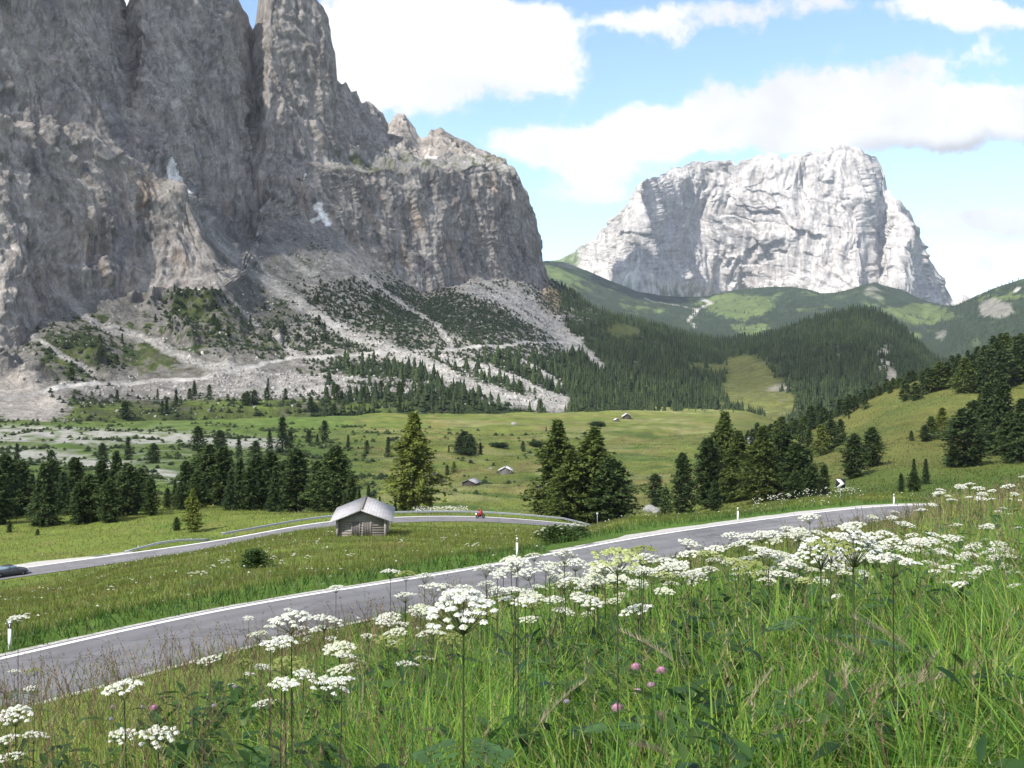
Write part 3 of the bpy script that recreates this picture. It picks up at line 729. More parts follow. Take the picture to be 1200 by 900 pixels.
fc = lerp(fc, (.47, .447, .425), smooth(nF, 0, .4)); fc = lerp(fc, (.34, .33, .32), smooth(nF2, .1, .5) * .5)
fc = fc * (1 + .5 * np.clip(fbm(wx / 14, wy / 14, z / 120, 4, 199), -.6, .5))[..., None]
fc = lerp(fc, (.34, .27, .20), smooth(fbm(x / 60, y / 60, z / 200, 3, 197), .2, .5) * .35)
apron = (1 - smooth(fT + .12 * nF, .95, 1.15))
fc = lerp(fc, (.52, .50, .47), apron)
lf = (1 - smooth(fu + 18 * nF, 672, 690)) * smooth(fT, 0, .2)
fc = lerp(fc, (.105, .150, .050), lf * .9)
du2 = 10 * nF
tb = smooth(fv + du2 - (330 - .22 * (fu - 700)), 0, 12) * (fu < 860)
fc = lerp(fc, (.085, .125, .045), apron * smooth(nF + .5 * nF2, -.15, .25) * smooth(fv, 318, 345) * .85)
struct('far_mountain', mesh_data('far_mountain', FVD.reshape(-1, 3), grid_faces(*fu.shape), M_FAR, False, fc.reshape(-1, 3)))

# ------------------------------------------------------------------ foothills below it
HSIL = [(560, 330), (600, 318), (640, 306), (660, 307), (690, 318), (715, 329), (745, 341), (780, 347), (800, 348), (830, 347), (850, 342), (870, 338), (900, 336), (925, 336), (945, 339), (962, 344), (980, 343), (1000, 338), (1012, 334), (1025, 331), (1040, 336), (1060, 341), (1080, 351), (1095, 355), (1110, 359), (1120, 358), (1130, 353), (1150, 344), (1165, 338), (1180, 333), (1200, 326), (1250, 310), (1400, 270)]
HCT = {
 560: [(470, 2700), (420, 3600), (360, 4800), (330, 5600), (400, 6300)],
 640: [(470, 2700), (420, 3600), (350, 4800), (306, 5700), (400, 6300)],
 700: [(470, 2700), (420, 3600), (360, 4900), (316, 5800), (400, 6300)],
 800: [(470, 2700), (425, 3500), (385, 4700), (345, 5800), (400, 6300)],
 900: [(470, 2700), (420, 3400), (385, 4500), (336, 5600), (400, 6200)],
 1000: [(470, 2700), (430, 3300), (385, 4400), (338, 5300), (400, 6100)],
 1060: [(470, 2700), (430, 3400), (390, 4500), (341, 5300), (400, 6100)],
 1095: [(470, 2700), (430, 3500), (388, 4600), (355, 5200), (400, 6000)],
 1130: [(470, 2700), (425, 3200), (390, 3700), (353, 4300), (400, 5200)],
 1200: [(470, 2600), (420, 3000), (370, 3500), (326, 4000), (400, 5000)],
 1400: [(470, 2600), (400, 3000), (330, 3500), (270, 4000), (350, 5000)],
}
HU = np.r_[np.arange(560, 1240, 2.2), np.arange(1240, 1400, 12)]
hv, hY, ht = loft(HCT, HU, [50, 80, 90, 12], HSIL, 3)
hu = np.repeat(HU[None, :], len(hv), 0); hT = np.repeat(ht[:, None], len(HU), 1)
HV = np.stack([(hu - UC) / F * hY, hY, (VH - hv) / F * hY], -1)
x, y, z = HV[..., 0], HV[..., 1], HV[..., 2]
HV[..., 2] += (1 - smooth(hT, 2.8, 3.0) * .8) * smooth(hT, 0, .4) * (26 * fbm(x / 420, y / 420, 0, 4, 201) + 14 * fbm(x / 150, y / 300, 0, 3, 203, .5, True) - 6)
nH = fbm(x / 160, y / 230, 0, 4, 205); nH2 = fbm(x / 45, y / 60, 0, 4, 207)
du3 = 9 * fbm(hu / 24, hv / 24, 0, 3, 209)
hc = np.zeros(hu.shape + (3,)) + np.array((.026, .040, .020))
lush = np.zeros(hu.shape)
for cu, cv, ru, rv_, s in ((865, 358, 45, 16, 1), (880, 385, 28, 12, .8), (960, 362, 30, 8, .55), (1025, 350, 18, 14, .55), (1075, 365, 45, 9, 1), (1090, 372, 40, 8, .9), (665, 318, 34, 16, .9), (1175, 352, 40, 7, .8), (1190, 345, 20, 8, .7),
                           (690, 335, 60, 9, .7), (740, 362, 60, 18, .55), (1060, 395, 30, 8, .6), (1150, 380, 20, 8, .4), (930, 345, 40, 7, .6), (820, 352, 22, 8, .7)):
    lush = np.maximum(lush, s * ell(hu + du3, hv + du3 * .6, cu, cv, ru, rv_, .4))
lk = smooth(lush * .95 + .50 * nH + .55 * nH2, .54, .80)
hc = lerp(hc, (.092, .125, .040), lk)
hc = lerp(hc, (.058, .076, .034), smooth(nH2 + .3 * nH, .1, .4) * (1 - lk) * .8)
bare = np.zeros(hu.shape)
for cu, cv, ru, rv_, s in ((1165, 365, 22, 12, .9), (1105, 395, 10, 9, .6), (690, 309, 36, 7, .85), (770, 338, 30, 8, .6), (1022, 342, 11, 10, .5), (1140, 345, 16, 4, .5)):
    bare = np.maximum(bare, s * ell(hu + du3, hv + du3 * .5, cu, cv, ru, rv_, .5))
hc = lerp(hc, (.20, .19, .16), smooth(bare + .4 * nH2, .35, .7) * .85)
for pts, w in (([(822, 350), (834, 354), (820, 364), (808, 374), (815, 385)], 1.5), ([(1188, 342), (1205, 334)], 1.6), ([(755, 350), (790, 356), (815, 366)], .9)):
    d, _ = poly_dist(hu + du3 * .25, hv, pts); hc = lerp(hc, (.34, .33, .29), (1 - smooth(d, w * .6, w * 1.6)) * .9)
struct('hills', mesh_data('hills', HV.reshape(-1, 3), grid_faces(*hu.shape), M_FAR, True, hc.reshape(-1, 3)))
# ------------------------------------------------------------------ roads, lines and gravel verges
def asphalt_material():
    m, t, b = material('worn_asphalt')
    tc = t.node('ShaderNodeTexCoord'); o = tc.outputs['Object']
    n1 = t.noise(o, 0.5, 5, 0.6); n2 = t.noise(o, 14, 4, 0.7); n3 = t.noise(o, 0.09, 4, 0.5)
    k = t.math('MULTIPLY', t.ramp(n1, .3, .7, False, .86, 1.14), t.math('MULTIPLY', t.ramp(n2, .25, .75, False, .84, 1.16), t.ramp(n3, .3, .7, False, .9, 1.1)))
    c = t.mix(1.0, (.150, .146, .150), k, 'MULTIPLY')
    vo = t.node('ShaderNodeTexVoronoi', feature='DISTANCE_TO_EDGE'); vo.inputs['Scale'].default_value = .22
    w = t.node('ShaderNodeTexNoise'); w.inputs['Scale'].default_value = .8; t.l.new(o, w.inputs['Vector'])
    t.l.new(t.vmath('ADD', o, t.vmath('MULTIPLY', w.outputs['Color'], (2.2, 2.2, 0))), vo.inputs['Vector'])
    c = t.mix(t.ramp(vo.outputs['Distance'], .004, .014, a=.55, b=0.0), c, (.06, .058, .06))
    c = t.mix(1.0, c, attr_col(t), 'MULTIPLY')
    t.l.new(c, b.inputs['Base Color']); b.inputs['Roughness'].default_value = .85; b.inputs['Specular IOR Level'].default_value = .25
    return m
def line_material():
    m, t, b = material('road_paint')
    tc = t.node('ShaderNodeTexCoord'); n = t.noise(tc.outputs['Object'], 5.0, 5, 0.7)
    t.l.new(t.mix(t.ramp(n, .60, .72), (.78, .77, .74), (.36, .35, .34)), b.inputs['Base Color']); b.inputs['Roughness'].default_value = .7
    return m
M_ASPH, M_LINE = asphalt_material(), line_material()
M_GRAVEL = simple('pale_gravel', (.38, .365, .335), .95, var=.35, scale=4.0, bump=.6)
def ribbon(line, d0, d1, dz, n=2, i0=0, i1=None, wob=0.0):
    L = line[i0:i1]; ds = np.linspace(d0, d1, n)
    R = np.stack([offset(L, d) for d in ds], 1)
    R[..., 2] += dz
    if wob:
        t = np.gradient(L[:, :2], axis=0); t /= np.linalg.norm(t, axis=1)[:, None]
        w = wob * fbm(np.arange(len(L)) / 5.0, 0, 0, 3, 401); e = np.minimum(1, np.minimum(np.arange(len(L)), np.arange(len(L))[::-1]) / 12)
        k = (w - (1 - e) * abs(d0))
        R[:, 0, 0] -= t[:, 1] * k * (1 if d0 < 0 else -1); R[:, 0, 1] += t[:, 0] * k * (1 if d0 < 0 else -1)
    return R.reshape(-1, 3), grid_faces(len(L), n)
def idx_at(line, u):
    return int(np.argmin(np.abs(UC + line[:, 0] / line[:, 1] * F - u) + (line[:, 1] < 5) * 1e6))
for nm, L, w in (('road', UP, ROAD_W), ('lower_road', LOW, LOW_W)):
    v, f = ribbon(L, 0, w, 0, 25)
    q = np.tile(np.linspace(0, w, 25), len(L)); wear = np.ones(len(q)); s_ = np.repeat(np.arange(len(L)), 25)
    for c_, g_ in ((1.05, 1.13), (2.35, 1.12), (3.6, 1.12), (4.9, 1.13), (1.7, .93), (4.25, .92)): wear *= 1 + (g_ - 1) * np.exp(-((q - c_) / .32) ** 2)
    wear *= 1 + .18 * fbm(s_ / 9.0, q / 1.3, 0, 3, 411)
    wear *= np.where((np.abs(s_ - 74) < 5) & (q > 3.0), .80, 1.0) * np.where((np.abs(s_ - 118) < 8) & (q < 3.1), .84, 1.0)
    struct(nm, mesh_data(nm, v, f, M_ASPH, cols=np.repeat(wear[:, None], 3, 1)))
v, f = ribbon(UP, .16, .42, .004); struct('road_line', mesh_data('road_line', v, f, M_LINE))
v, f = ribbon(LOW, .15, .50, .004); struct('lower_road_line', mesh_data('lower_road_line', v, f, M_LINE))
v, f = ribbon(UP, -1.0, 0.02, -.02, 3, idx_at(UP, 648), None, .5); struct('gravel_verge', mesh_data('gravel_verge', v, f, M_GRAVEL))
v, f = ribbon(UP, -.35, 0.02, -.02, 2, 0, idx_at(UP, 660), .25); struct('gravel_edge', mesh_data('gravel_edge', v, f, M_GRAVEL))
v, f = ribbon(UP, ROAD_W - .02, ROAD_W + .32, -.015, 2, 0, None, .18); struct('gravel_shoulder', mesh_data('gravel_shoulder', v, f, M_GRAVEL))
v, f = ribbon(LOW, -2.6, 0.02, -.02, 3, 0, idx_at(LOW, 165), .9); struct('lower_gravel_verge', mesh_data('lower_gravel_verge', v, f, M_GRAVEL))

# ------------------------------------------------------------------ plant materials
def leafy(name, trans=.35, var=.25, scale=3.0, rough=.7):
    m, t, b = material(name)
    tc = t.node('ShaderNodeTexCoord')
    n = t.noise(tc.outputs['Object'], scale, 3, .6)
    c = t.mix(1.0, attr_col(t), t.ramp(n, .25, .75, False, 1 - var, 1 + var), 'MULTIPLY')
    t.l.new(c, b.inputs['Base Color']); b.inputs['Roughness'].default_value = rough; b.inputs['Specular IOR Level'].default_value = .2
    tl_ = t.node('ShaderNodeBsdfTranslucent'); t.l.new(c, tl_.inputs[0])
    mx = t.node('ShaderNodeMixShader'); mx.inputs[0].default_value = trans
    t.l.new(b.outputs[0], mx.inputs[1]); t.l.new(tl_.outputs[0], mx.inputs[2])
    t.l.new(mx.outputs[0], t.n['Material Output'].inputs['Surface'])
    return m
M_NEEDLE = leafy('conifer_needles', .34, .3, .6)
M_GRASS = leafy('grass_blades', .46, .2, 2.0, .42)
M_PETAL = leafy('white_petals', .30, .06, 30.0, .8)
M_STEM = leafy('plant_stem', .10, .2, 8.0, .6)
M_BARK = simple('bark', (.085, .065, .05), .95, var=.35, scale=5, bump=.6)
M_TWOOD = simple('grey_timber', (.165, .145, .125), .9, var=.35, scale=3.0, bump=.4)

# ------------------------------------------------------------------ conifers
def crown(h, rmax, base, prof, nb, ns, droop, up, ls, lw, c0, c1, seed, clump=.35):
    r = np.random.default_rng(seed)
    i = np.arange(nb)
    tt = np.clip((i + .5 + r.uniform(-.8, .8, nb)) / nb, 0, 1); zt = (base + (1 - base) * tt) * h
    gap = .72 + .5 * pn(tt * 5, np.cos(i * 2.4) * 1.1, np.sin(i * 2.4) * 1.1, seed % 97)
    L = rmax * prof(tt) * r.uniform(.72, 1.12, nb) * np.clip(gap, .4, 1.15)
    az = i * 2.39996 + r.uniform(-.5, .5, nb)
    s = r.uniform(.12, 1, (nb, ns)) ** .7
    px_ = np.cos(az)[:, None] * L[:, None] * s; py_ = np.sin(az)[:, None] * L[:, None] * s
    pz_ = zt[:, None] + L[:, None] * (up * s - droop * s * s)
    p = np.stack([px_, py_, pz_], -1) + r.normal(0, 1, (nb, ns, 3)) * np.array((clump, clump, clump * .6)) * ls
    rad = np.stack([np.cos(az), np.sin(az), np.zeros(nb)], -1)[:, None, :] + r.normal(0, .6, (nb, ns, 3)) * (1, 1, .5)
    rad[..., 2] += up - 1.3 * droop * s
    rad /= np.linalg.norm(rad, axis=-1)[..., None]
    sd_ = np.cross(rad, (0, 0, 1)) + r.normal(0, .45, (nb, ns, 3)); sd_ /= np.linalg.norm(sd_, axis=-1)[..., None]
    k = r.uniform(.6, 1.3, (nb, ns, 1)); l = ls * k * .5; w = lw * k * .5
    q = np.stack([p - rad * l, p + sd_ * w - rad * l * .1, p + rad * l + (0, 0, -.15) * l, p - sd_ * w - rad * l * .1], 2).reshape(-1, 3)
    n = nb * ns
    m = np.clip(r.uniform(0, 1, (nb, 1)) * .6 + r.uniform(0, 1, (nb, ns)) * .4, 0, 1)
    c = np.asarray(c0) * (1 - m[..., None]) + np.asarray(c1) * m[..., None]
    return q, np.arange(n * 4).reshape(n, 4), np.repeat(c.reshape(n, 3), 4, 0)
def trunk(h, r0, base, rmax, prof, seed, limbs=14):
    g = Geo(); r = random.Random(seed)
    pts = [(.04 * math.sin(i) * r0 * 4, .04 * math.cos(i * 1.7) * r0 * 4, h * .97 * i / 7 - .4 * (i == 0)) for i in range(8)]
    g.tube(pts, [r0 * (1.25 if i == 0 else 1 - i / 7.3) for i in range(8)], 8)
    for k in range(limbs):
        t = (k + .5) / limbs; z = (base + (1 - base) * t) * h; a = k * 2.4; L = rmax * float(prof(np.array(t))) * .75
        rr = max(.012, r0 * .22 * (1 - t))
        g.tube([(0, 0, z), (math.cos(a) * L * .5, math.sin(a) * L * .5, z + .02 * L), (math.cos(a) * L, math.sin(a) * L, z - .06 * L)], [rr, rr * .7, rr * .3], 5)
    return g.me('trunk', M_BARK, True)
PR_SPR = lambda t: np.maximum(.03, (1 - t) ** .85 * (.75 + .25 * np.minimum(1, t * 9)))
PR_CEM = lambda t: np.maximum(.08, np.minimum(1, (1 - t) * 1.9) ** .62 * (.72 + .28 * np.minimum(1, t * 4)))
PR_LAR = lambda t: np.maximum(.05, np.minimum(1, (1 - t) * 1.25) ** .9 * (.55 + .45 * np.minimum(1, t * 3)))
PR_BSH = lambda t: np.maximum(.15, np.sqrt(np.maximum(0, 1 - (t * 1.05 - .25) ** 2 * 1.5)))
KINDS = {   # height, radius, first branches, profile, branches, sprays, droop, up, spray length, width, dark, light
 'pine': (12, 4.2, .03, PR_CEM, 190, 32, .06, .22, .66, .38, (0.029, 0.053, 0.017), (0.090, 0.132, 0.037)),
 'pine2': (12, 5.4, .02, PR_CEM, 220, 34, .08, .18, .70, .40, (0.030, 0.055, 0.018), (0.098, 0.140, 0.040)),
 'spruce': (14, 4.4, .04, PR_SPR, 190, 30, .30, .10, .68, .33, (0.026, 0.049, 0.018), (0.069, 0.106, 0.034)),
 'spruce2': (14, 5.7, .03, PR_SPR, 210, 32, .25, .06, .72, .37, (0.029, 0.051, 0.017), (0.082, 0.119, 0.037)),
 'larch': (18, 8.2, .07, PR_LAR, 240, 40, .16, .10, .78, .40, (0.080, 0.112, 0.020), (0.235, 0.270, 0.054)),
 'larch2': (16, 9.6, .03, PR_LAR, 270, 40, .14, .16, .78, .42, (0.053, 0.082, 0.017), (0.139, 0.178, 0.040)),
}
LOWK = {'pine': (60, 12), 'spruce': (56, 12), 'larch': (50, 12)}
TREE_DATA = {}
def tree_meshes(kind, low=False):
    key = (kind, low)
    if key not in TREE_DATA:
        h, R, b0, pr, nb, ns, dr, up_, ls, lw, c0, c1 = KINDS[kind]
        if low: nb, ns, ls, lw = int(nb * .42), int(ns * .5), ls * 1.75, lw * 1.7
        sdn = sum(map(ord, kind)) + low
        v, f, c = crown(h, R, b0, pr, nb, ns, dr, up_, ls, lw, c0, c1, sdn)
        TREE_DATA[key] = (mesh_data('crown', v, f, M_NEEDLE, False, c), trunk(h, h * .019, b0, R, pr, sdn, 6 if low else 16), h, R)
    return TREE_DATA[key]
NAMES = {'pine': 'stone_pine', 'pine2': 'stone_pine', 'spruce': 'spruce_tree', 'spruce2': 'spruce_tree', 'larch': 'larch_tree', 'larch2': 'larch_tree'}
N_TREES = 0
TREE_XY = []
def tree(kind, X, Y, Z, h, label, group=None, low=False, wide=1.0):
    global N_TREES
    N_TREES += 1
    cm, tm, h0, R0 = tree_meshes(kind, low)
    s = h / h0
    r = thing(NAMES[kind], label, 'tree', (X, Y, Z), RNG.uniform(0, 6.28), group)
    r.scale = (s * wide, s * wide, s)
    part('trunk', tm, r); part('crown', cm, r)
    TREE_XY.append((X, Y, R0 * s * wide))
    return r
def tree_px(kind, u, vtop, Y, label, group=None, low=False, wide=1.0, sink=.15):
    X = (u - UC) / F * Y; Z = float(H(X, Y))
    h = (VH - vtop) / F * Y - Z
    return tree(kind, X, Y, Z - sink, h + sink, label, group, low, wide)

GA, LA = 'stone pines in the clump below the car', 'dark conifer in the dense clump beyond the road by the dark car'
for i, (u, vt, Y, k, w) in enumerate([(6, 533, 222, 'pine', 1), (24, 541, 232, 'pine2', 1), (52, 543, 205, 'spruce2', 1.15), (74, 553, 226, 'spruce', 1.1), (88, 537, 240, 'pine', 1), (104, 556, 206, 'pine2', .95),
     (119, 540, 236, 'pine', 1), (136, 529, 246, 'spruce2', 1), (150, 544, 212, 'pine2', 1), (164, 549, 222, 'pine2', 1), (177, 560, 210, 'pine', .9), (38, 556, 246, 'spruce', 1), (128, 562, 203, 'pine2', .95), (92, 566, 204, 'pine', .9), (-22, 540, 225, 'pine2', 1), (-48, 545, 215, 'spruce2', 1), (62, 540, 252, 'pine', 1), (160, 555, 248, 'pine', 1), (-5, 548, 210, 'pine2', 1)]):
    tree_px(k, u, vt, Y, LA, GA, wide=w)
tree_px('pine', 11, 610, 196, 'small young stone pine at the meadow edge beside the clump by the car')
tree_px('pine2', 44, 620, 190, 'tiny bushy pine at the foot of the clump by the car')
GB, LB = 'stone pines in the clump behind the wooden hut', 'dark conifer in the long clump between the slender larch and the wooden hut'
for u, vt, Y, k, w in [(205, 562, 236, 'spruce', .9), (218, 541, 250, 'pine', 1), (238, 526, 262, 'pine2', 1), (247, 522, 255, 'pine2', 1), (262, 524, 250, 'pine', 1.05), (281, 537, 235, 'spruce2', .95), (301, 533, 240, 'pine', 1), (317, 530, 246, 'pine', 1), (322, 547, 224, 'spruce', .95), (347, 527, 240, 'pine', 1.12),
     (293, 548, 228, 'pine', 1), (231, 552, 236, 'pine2', .9), (270, 552, 226, 'spruce', 1), (196, 572, 232, 'pine', .9), (335, 540, 252, 'pine', 1), (213, 565, 226, 'pine2', .9)]:
    tree_px(k, u, vt, Y, LB, GB, wide=w)
tree_px('pine', 373, 541, 236, 'narrow dark pine standing apart, nearest to the roof of the wooden hut')
tree_px('pine2', 393, 523, 232, 'broad pine of pointed outline rising behind the roof of the wooden hut', wide=.95)
tree_px('pine', 412, 559, 222, 'short dark pine just behind the ridge of the wooden hut', wide=.8)
for u, vt, Y in ((421, 573, 215), (432, 569, 218), (404, 577, 220), (445, 582, 226), (463, 584, 232)):
    tree_px('spruce', u, vt, Y, 'little young spruce poking up behind the roof of the wooden hut', 'young spruces behind the hut', wide=.9)
tree_px('larch', 226, 573, 181, 'slender pale green larch beside the near guardrail', wide=.95)
tree_px('pine2', 207, 606, 184, 'low dark pine bush next to the slender larch')
tree_px('larch', 485, 485, 232, 'tall yellow green larch beyond the road behind the motorcycle', wide=1.02)
tree_px('larch2', 654, 494, 236, 'full pale green larch of the pair past the guardrail end, nearer to the motorcycle', wide=.92)
tree_px('larch2', 697, 502, 232, 'full round larch of the pair past the guardrail end, nearer to the road bend', wide=1.05)
tree_px('pine2', 716, 538, 226, 'darker rounded pine beneath the pair of larches past the guardrail end', wide=1.1)
tree_px('larch2', 668, 528, 228, 'low bushy larch at the foot of the larch pair past the guardrail end', wide=1.0)
tree_px('pine', 800, 532, 300, 'solitary narrow dark pine beyond the bend with pale boulders beside it', wide=.78)
tree_px('larch2', 849, 484, 330, 'tallest broad larch in the clump behind the chevron sign', wide=.86)
for u, vt, Y, k, w in [(830, 514, 322, 'pine', 1.0), (866, 506, 316, 'larch2', 1.0), (893, 501, 296, 'larch2', .95), (919, 506, 305, 'pine', 1.15), (934, 520, 292, 'pine2', 1.1), (951, 546, 286, 'pine2', 1.0), (932, 553, 278, 'pine2', 1.05), (945, 527, 300, 'pine', 1.0)]:
    tree_px(k, u, vt, Y, 'dark bushy conifer in the big clump beyond the road bend near the chevron sign', 'conifers in the clump near the chevron sign', wide=w)
tree_px('pine', 838, 563, 290, 'small young pine between the solitary pine and the big clump', wide=.9)
# the meadow slope
GH, LH = 'conifers scattered over the meadow slope', 'scattered conifer on the open meadow slope above the chevron sign'
for u, vt, Y, k, w in [(1001, 509, 345, 'pine2', 1.0), (1022, 501, 365, 'pine2', .95), (948, 503, 500, 'pine', .9), (962, 498, 480, 'larch', 1.2), (974, 492, 490, 'pine2', 1.1), (985, 492, 500, 'pine2', .9), (1056, 520, 410, 'pine2', 1.2), (1068, 505, 425, 'pine2', .9), (1048, 522, 405, 'pine2', 1.2), (1104, 478, 430, 'larch', 1.3), (1091, 488, 425, 'larch2', 1.2), (1084, 498, 420, 'pine2', 1.1),
     (1130, 480, 340, 'pine2', 1.25), (1158, 450, 385, 'spruce2', 1.1), (1142, 470, 400, 'pine2', 1.2), (1175, 440, 375, 'spruce2', 1.0), (1197, 468, 335, 'spruce2', 1.2), (1187, 482, 350, 'pine2', 1.1), (1215, 440, 350, 'spruce2', 1.1), (1114, 527, 345, 'pine', .9), (1150, 462, 410, 'larch2', 1.0), (1165, 455, 420, 'pine', 1.0),
     (1085, 538, 300, 'spruce', 1.0), (1071, 538, 310, 'spruce', .9), (1071, 552, 262, 'pine2', 1.15), (966, 545, 310, 'pine', .9), (1056, 555, 270, 'pine', .8), (940, 495, 560, 'pine2', .9), (1019, 490, 560, 'pine2', 1.1), (1045, 474, 590, 'pine2', 1), (1035, 478, 585, 'spruce', 1), (1085, 470, 560, 'pine2', 1), (1092, 466, 560, 'pine2', .9), (1012, 500, 520, 'pine', 1), (995, 486, 590, 'pine', 1.2), (1240, 450, 330, 'spruce2', 1.1), (1270, 440, 340, 'pine2', 1.2)]:
    tree_px(k, u, vt, Y, LH, GH, low=(Y > 420), wide=w)
# wood along the crest of the slope
rc = random.Random(5)
CREST = [(880, 497), (930, 478), (985, 463), (1012, 452), (1050, 437), (1090, 427), (1112, 411), (1150, 397), (1170, 383), (1200, 384), (1260, 375)]
for i in range(118):
    u = 872 + 390 * (i + rc.random()) / 118
    top = np.interp(u, [p[0] for p in CREST], [p[1] for p in CREST])
    row = i % 3
    Y = (655 + 40 * rc.random() if row else 600 + 35 * rc.random()) - (u > 1130) * 20
    if row == 0 and u > 1060: Y -= 50
    X = (u - UC) / F * Y; Z = float(H(X, Y))
    hh = min(max((VH - (top + rc.uniform(0, 14))) / F * Y - Z, 6), 19) * rc.uniform(.75, 1.0)
    tree(rc.choice(['pine2', 'spruce2', 'pine2', 'larch2', 'spruce']), X, Y, Z - .2, hh, 'conifer in the wood along the crest of the meadow slope', 'conifers in the wood along the crest', True, rc.uniform(1.0, 1.3))
# single trees over the valley floor
GV, LV = 'small conifers over the valley floor', 'small dark conifer on the valley floor among the gravel and pasture'
for u, vt, Y, k, w in [(544, 506, 610, 'pine2', 1.5), (538, 512, 600, 'pine2', 1.1), (552, 511, 605, 'pine2', 1.2), (455, 512, 585, 'spruce', 1.0), (331, 489, 600, 'spruce', 1.1), (380, 493, 680, 'pine', 1), (362, 504, 660, 'pine2', 1), (372, 508, 650, 'spruce', 1), (316, 503, 620, 'spruce', 1), (340, 505, 620, 'pine2', .9), (526, 522, 600, 'spruce', 1), (563, 519, 610, 'spruce', 1), (613, 517, 640, 'pine', 1),
     (768, 556, 440, 'pine2', 1.5), (780, 574, 330, 'pine', 1), (532, 541, 520, 'larch', 1.2), (524, 545, 515, 'pine2', .8), (408, 510, 620, 'spruce', .9), (430, 516, 600, 'pine', .9), (232, 500, 600, 'pine2', 1.1), (258, 505, 585, 'pine2', 1.2), (150, 512, 560, 'spruce', 1), (120, 520, 540, 'pine2', 1.1), (60, 528, 520, 'pine2', 1.2), (20, 520, 530, 'spruce', 1), (180, 520, 545, 'pine2', 1.2), (280, 512, 570, 'spruce', 1), (300, 517, 560, 'pine2', 1.2), (640, 500, 760, 'spruce', 1)]:
    tree_px(k, u, vt, Y, LV, GV, True, w)

# ------------------------------------------------------------------ forests and scrub (far-off, one mass each)
def cheap_tree(n, r, seg=6, tiers=4):
    """unit conifers: n jittered variants in one array (verts per tree)"""
    V = []; 
    for k in range(tiers):
        z0 = .06 + .80 * k / tiers; z1 = min(1.0, z0 + .42); rad = (1 - .82 * k / tiers)
        a = np.arange(seg) / seg * 2 * np.pi + k * .5
        V.append(np.c_[np.cos(a) * rad, np.sin(a) * rad, np.full(seg, z0)]); V.append(np.array([[0, 0, z1]]))
    V = np.concatenate(V)
    Fc = []
    for k in range(tiers):
        o = k * (seg + 1)
        Fc += [(o + i, o + (i + 1) % seg, o + seg) for i in range(seg)]
    return V, np.array(Fc)
def scatter_mesh(name, pts, hs, ws, cols, seg=6, tiers=4, seed=1, mat=None):
    r = np.random.default_rng(seed)
    V0, F0 = cheap_tree(1, None, seg, tiers); n = len(pts); nv = len(V0)
    V = np.repeat(V0[None], n, 0)
    jit = r.uniform(.62, 1.3, (n, nv, 1)); V[..., :2] *= jit
    V[..., 2] += r.normal(0, .025, (n, nv))
    a = r.uniform(0, 6.28, n); c, s = np.cos(a)[:, None], np.sin(a)[:, None]
    X = V[..., 0] * c - V[..., 1] * s; Yv = V[..., 0] * s + V[..., 1] * c
    V = np.stack([X * ws[:, None], Yv * ws[:, None], V[..., 2] * hs[:, None]], -1) + pts[:, None, :]
    Fs = (F0[None] + (np.arange(n) * nv)[:, None, None]).reshape(-1, 3)
    C = np.repeat(cols[:, None, :], nv, 1) * r.uniform(.8, 1.2, (n, nv, 1))
    return stuff(name, mesh_data(name, V.reshape(-1, 3), Fs, mat or M_NEEDLE, False, C.reshape(-1, 3)))
def area_of(V):
    return np.linalg.norm(np.cross(np.gradient(V, axis=1), np.gradient(V, axis=0)), axis=-1)
def pick(V, dens, n, seed, jit=3.0):
    r = np.random.default_rng(seed)
    w = (area_of(V) * np.clip(dens, 0, None)).ravel(); w = w / w.sum()
    i = r.choice(len(w), n, p=w)
    p = V.reshape(-1, 3)[i].copy()
    return p, i
def hue(n, seed, a=(.016, .030, .012), b=(.056, .082, .028)):
    r = np.random.default_rng(seed); k = r.beta(1.4, 2.2, n)[:, None]
    return np.asarray(a) * (1 - k) + np.asarray(b) * k
fd_ = np.maximum(smooth(mu + 2 * du_, 655, 690), smooth(mu, 430, 520) * smooth(mv, 412, 422) * .9)
fd_ = np.maximum(fd_, smooth(mu, 360, 400) * smooth(mv, 418, 428) * .8)
fd_ = np.maximum(fd_, smooth(mu, 655, 665))
fd_ = fd_ * vegk * (1 - past * 1.0) * (1 - np.clip(scar, 0, 1)) * (mT > .1) * (mT < 6.02) * (1 - trk)
fd_ = fd_ * (1 - .86 * smooth(nL + .5 * nS, .16, .36))
fd_ = fd_ * np.clip(1 - 1.15 * (ell(mu, mv, 690, 372, 25, 14, .5) * .8 + ell(mu, mv, 735, 388, 22, 7, .4)), 0, 1)
NF = 15000
p_, i_ = pick(MVD, fd_, NF, 501)
hs = (5 + 11 * RNG.beta(1.6, 1.8, NF)) * np.where(p_[:, 1] > 1500, .85, 1.0)
scatter_mesh('forest', p_ - (0, 0, .6), hs, hs * RNG.uniform(.19, .28, NF), hue(NF, 1) * (1 + .5 * np.clip(nL.ravel()[i_], -.5, .6))[:, None], 6, 4, 3)
# dwarf pine on the talus
sdn = np.clip(smooth(mu, 335, 380) * smooth(mv, 318, 345) * .55 + ell(mu, mv, 530, 375, 90, 40, .5) + ell(mu, mv, 420, 380, 90, 40, .5) * .6 + ell(mu, mv, 610, 375, 40, 22, .5), 0, 1) * (1 - smooth(mu, 650, 670))
sdn = np.clip(sdn + smooth(mv, 455, 470) * (mu < 420) * .35 + ell(mu, mv, 560, 400, 80, 20, .5) * .5, 0, 1)
sdn = np.clip(sdn + .6 * ell(mu, mv, 225, 370, 45, 26, .5) + .6 * ell(mu, mv, 95, 412, 50, 36, .5) + .6 * ell(mu, mv, 300, 400, 60, 20, .5), 0, 1) * (1 - np.clip(fresh, 0, 1)) * (1 - trk) * tmask * (mT > .1) * smooth(nS + .3, -.25, .25) * (1 - knoll) * (1 - .8 * rubble)
NS_ = 9500
p_, i_ = pick(MVD, sdn, NS_, 503)
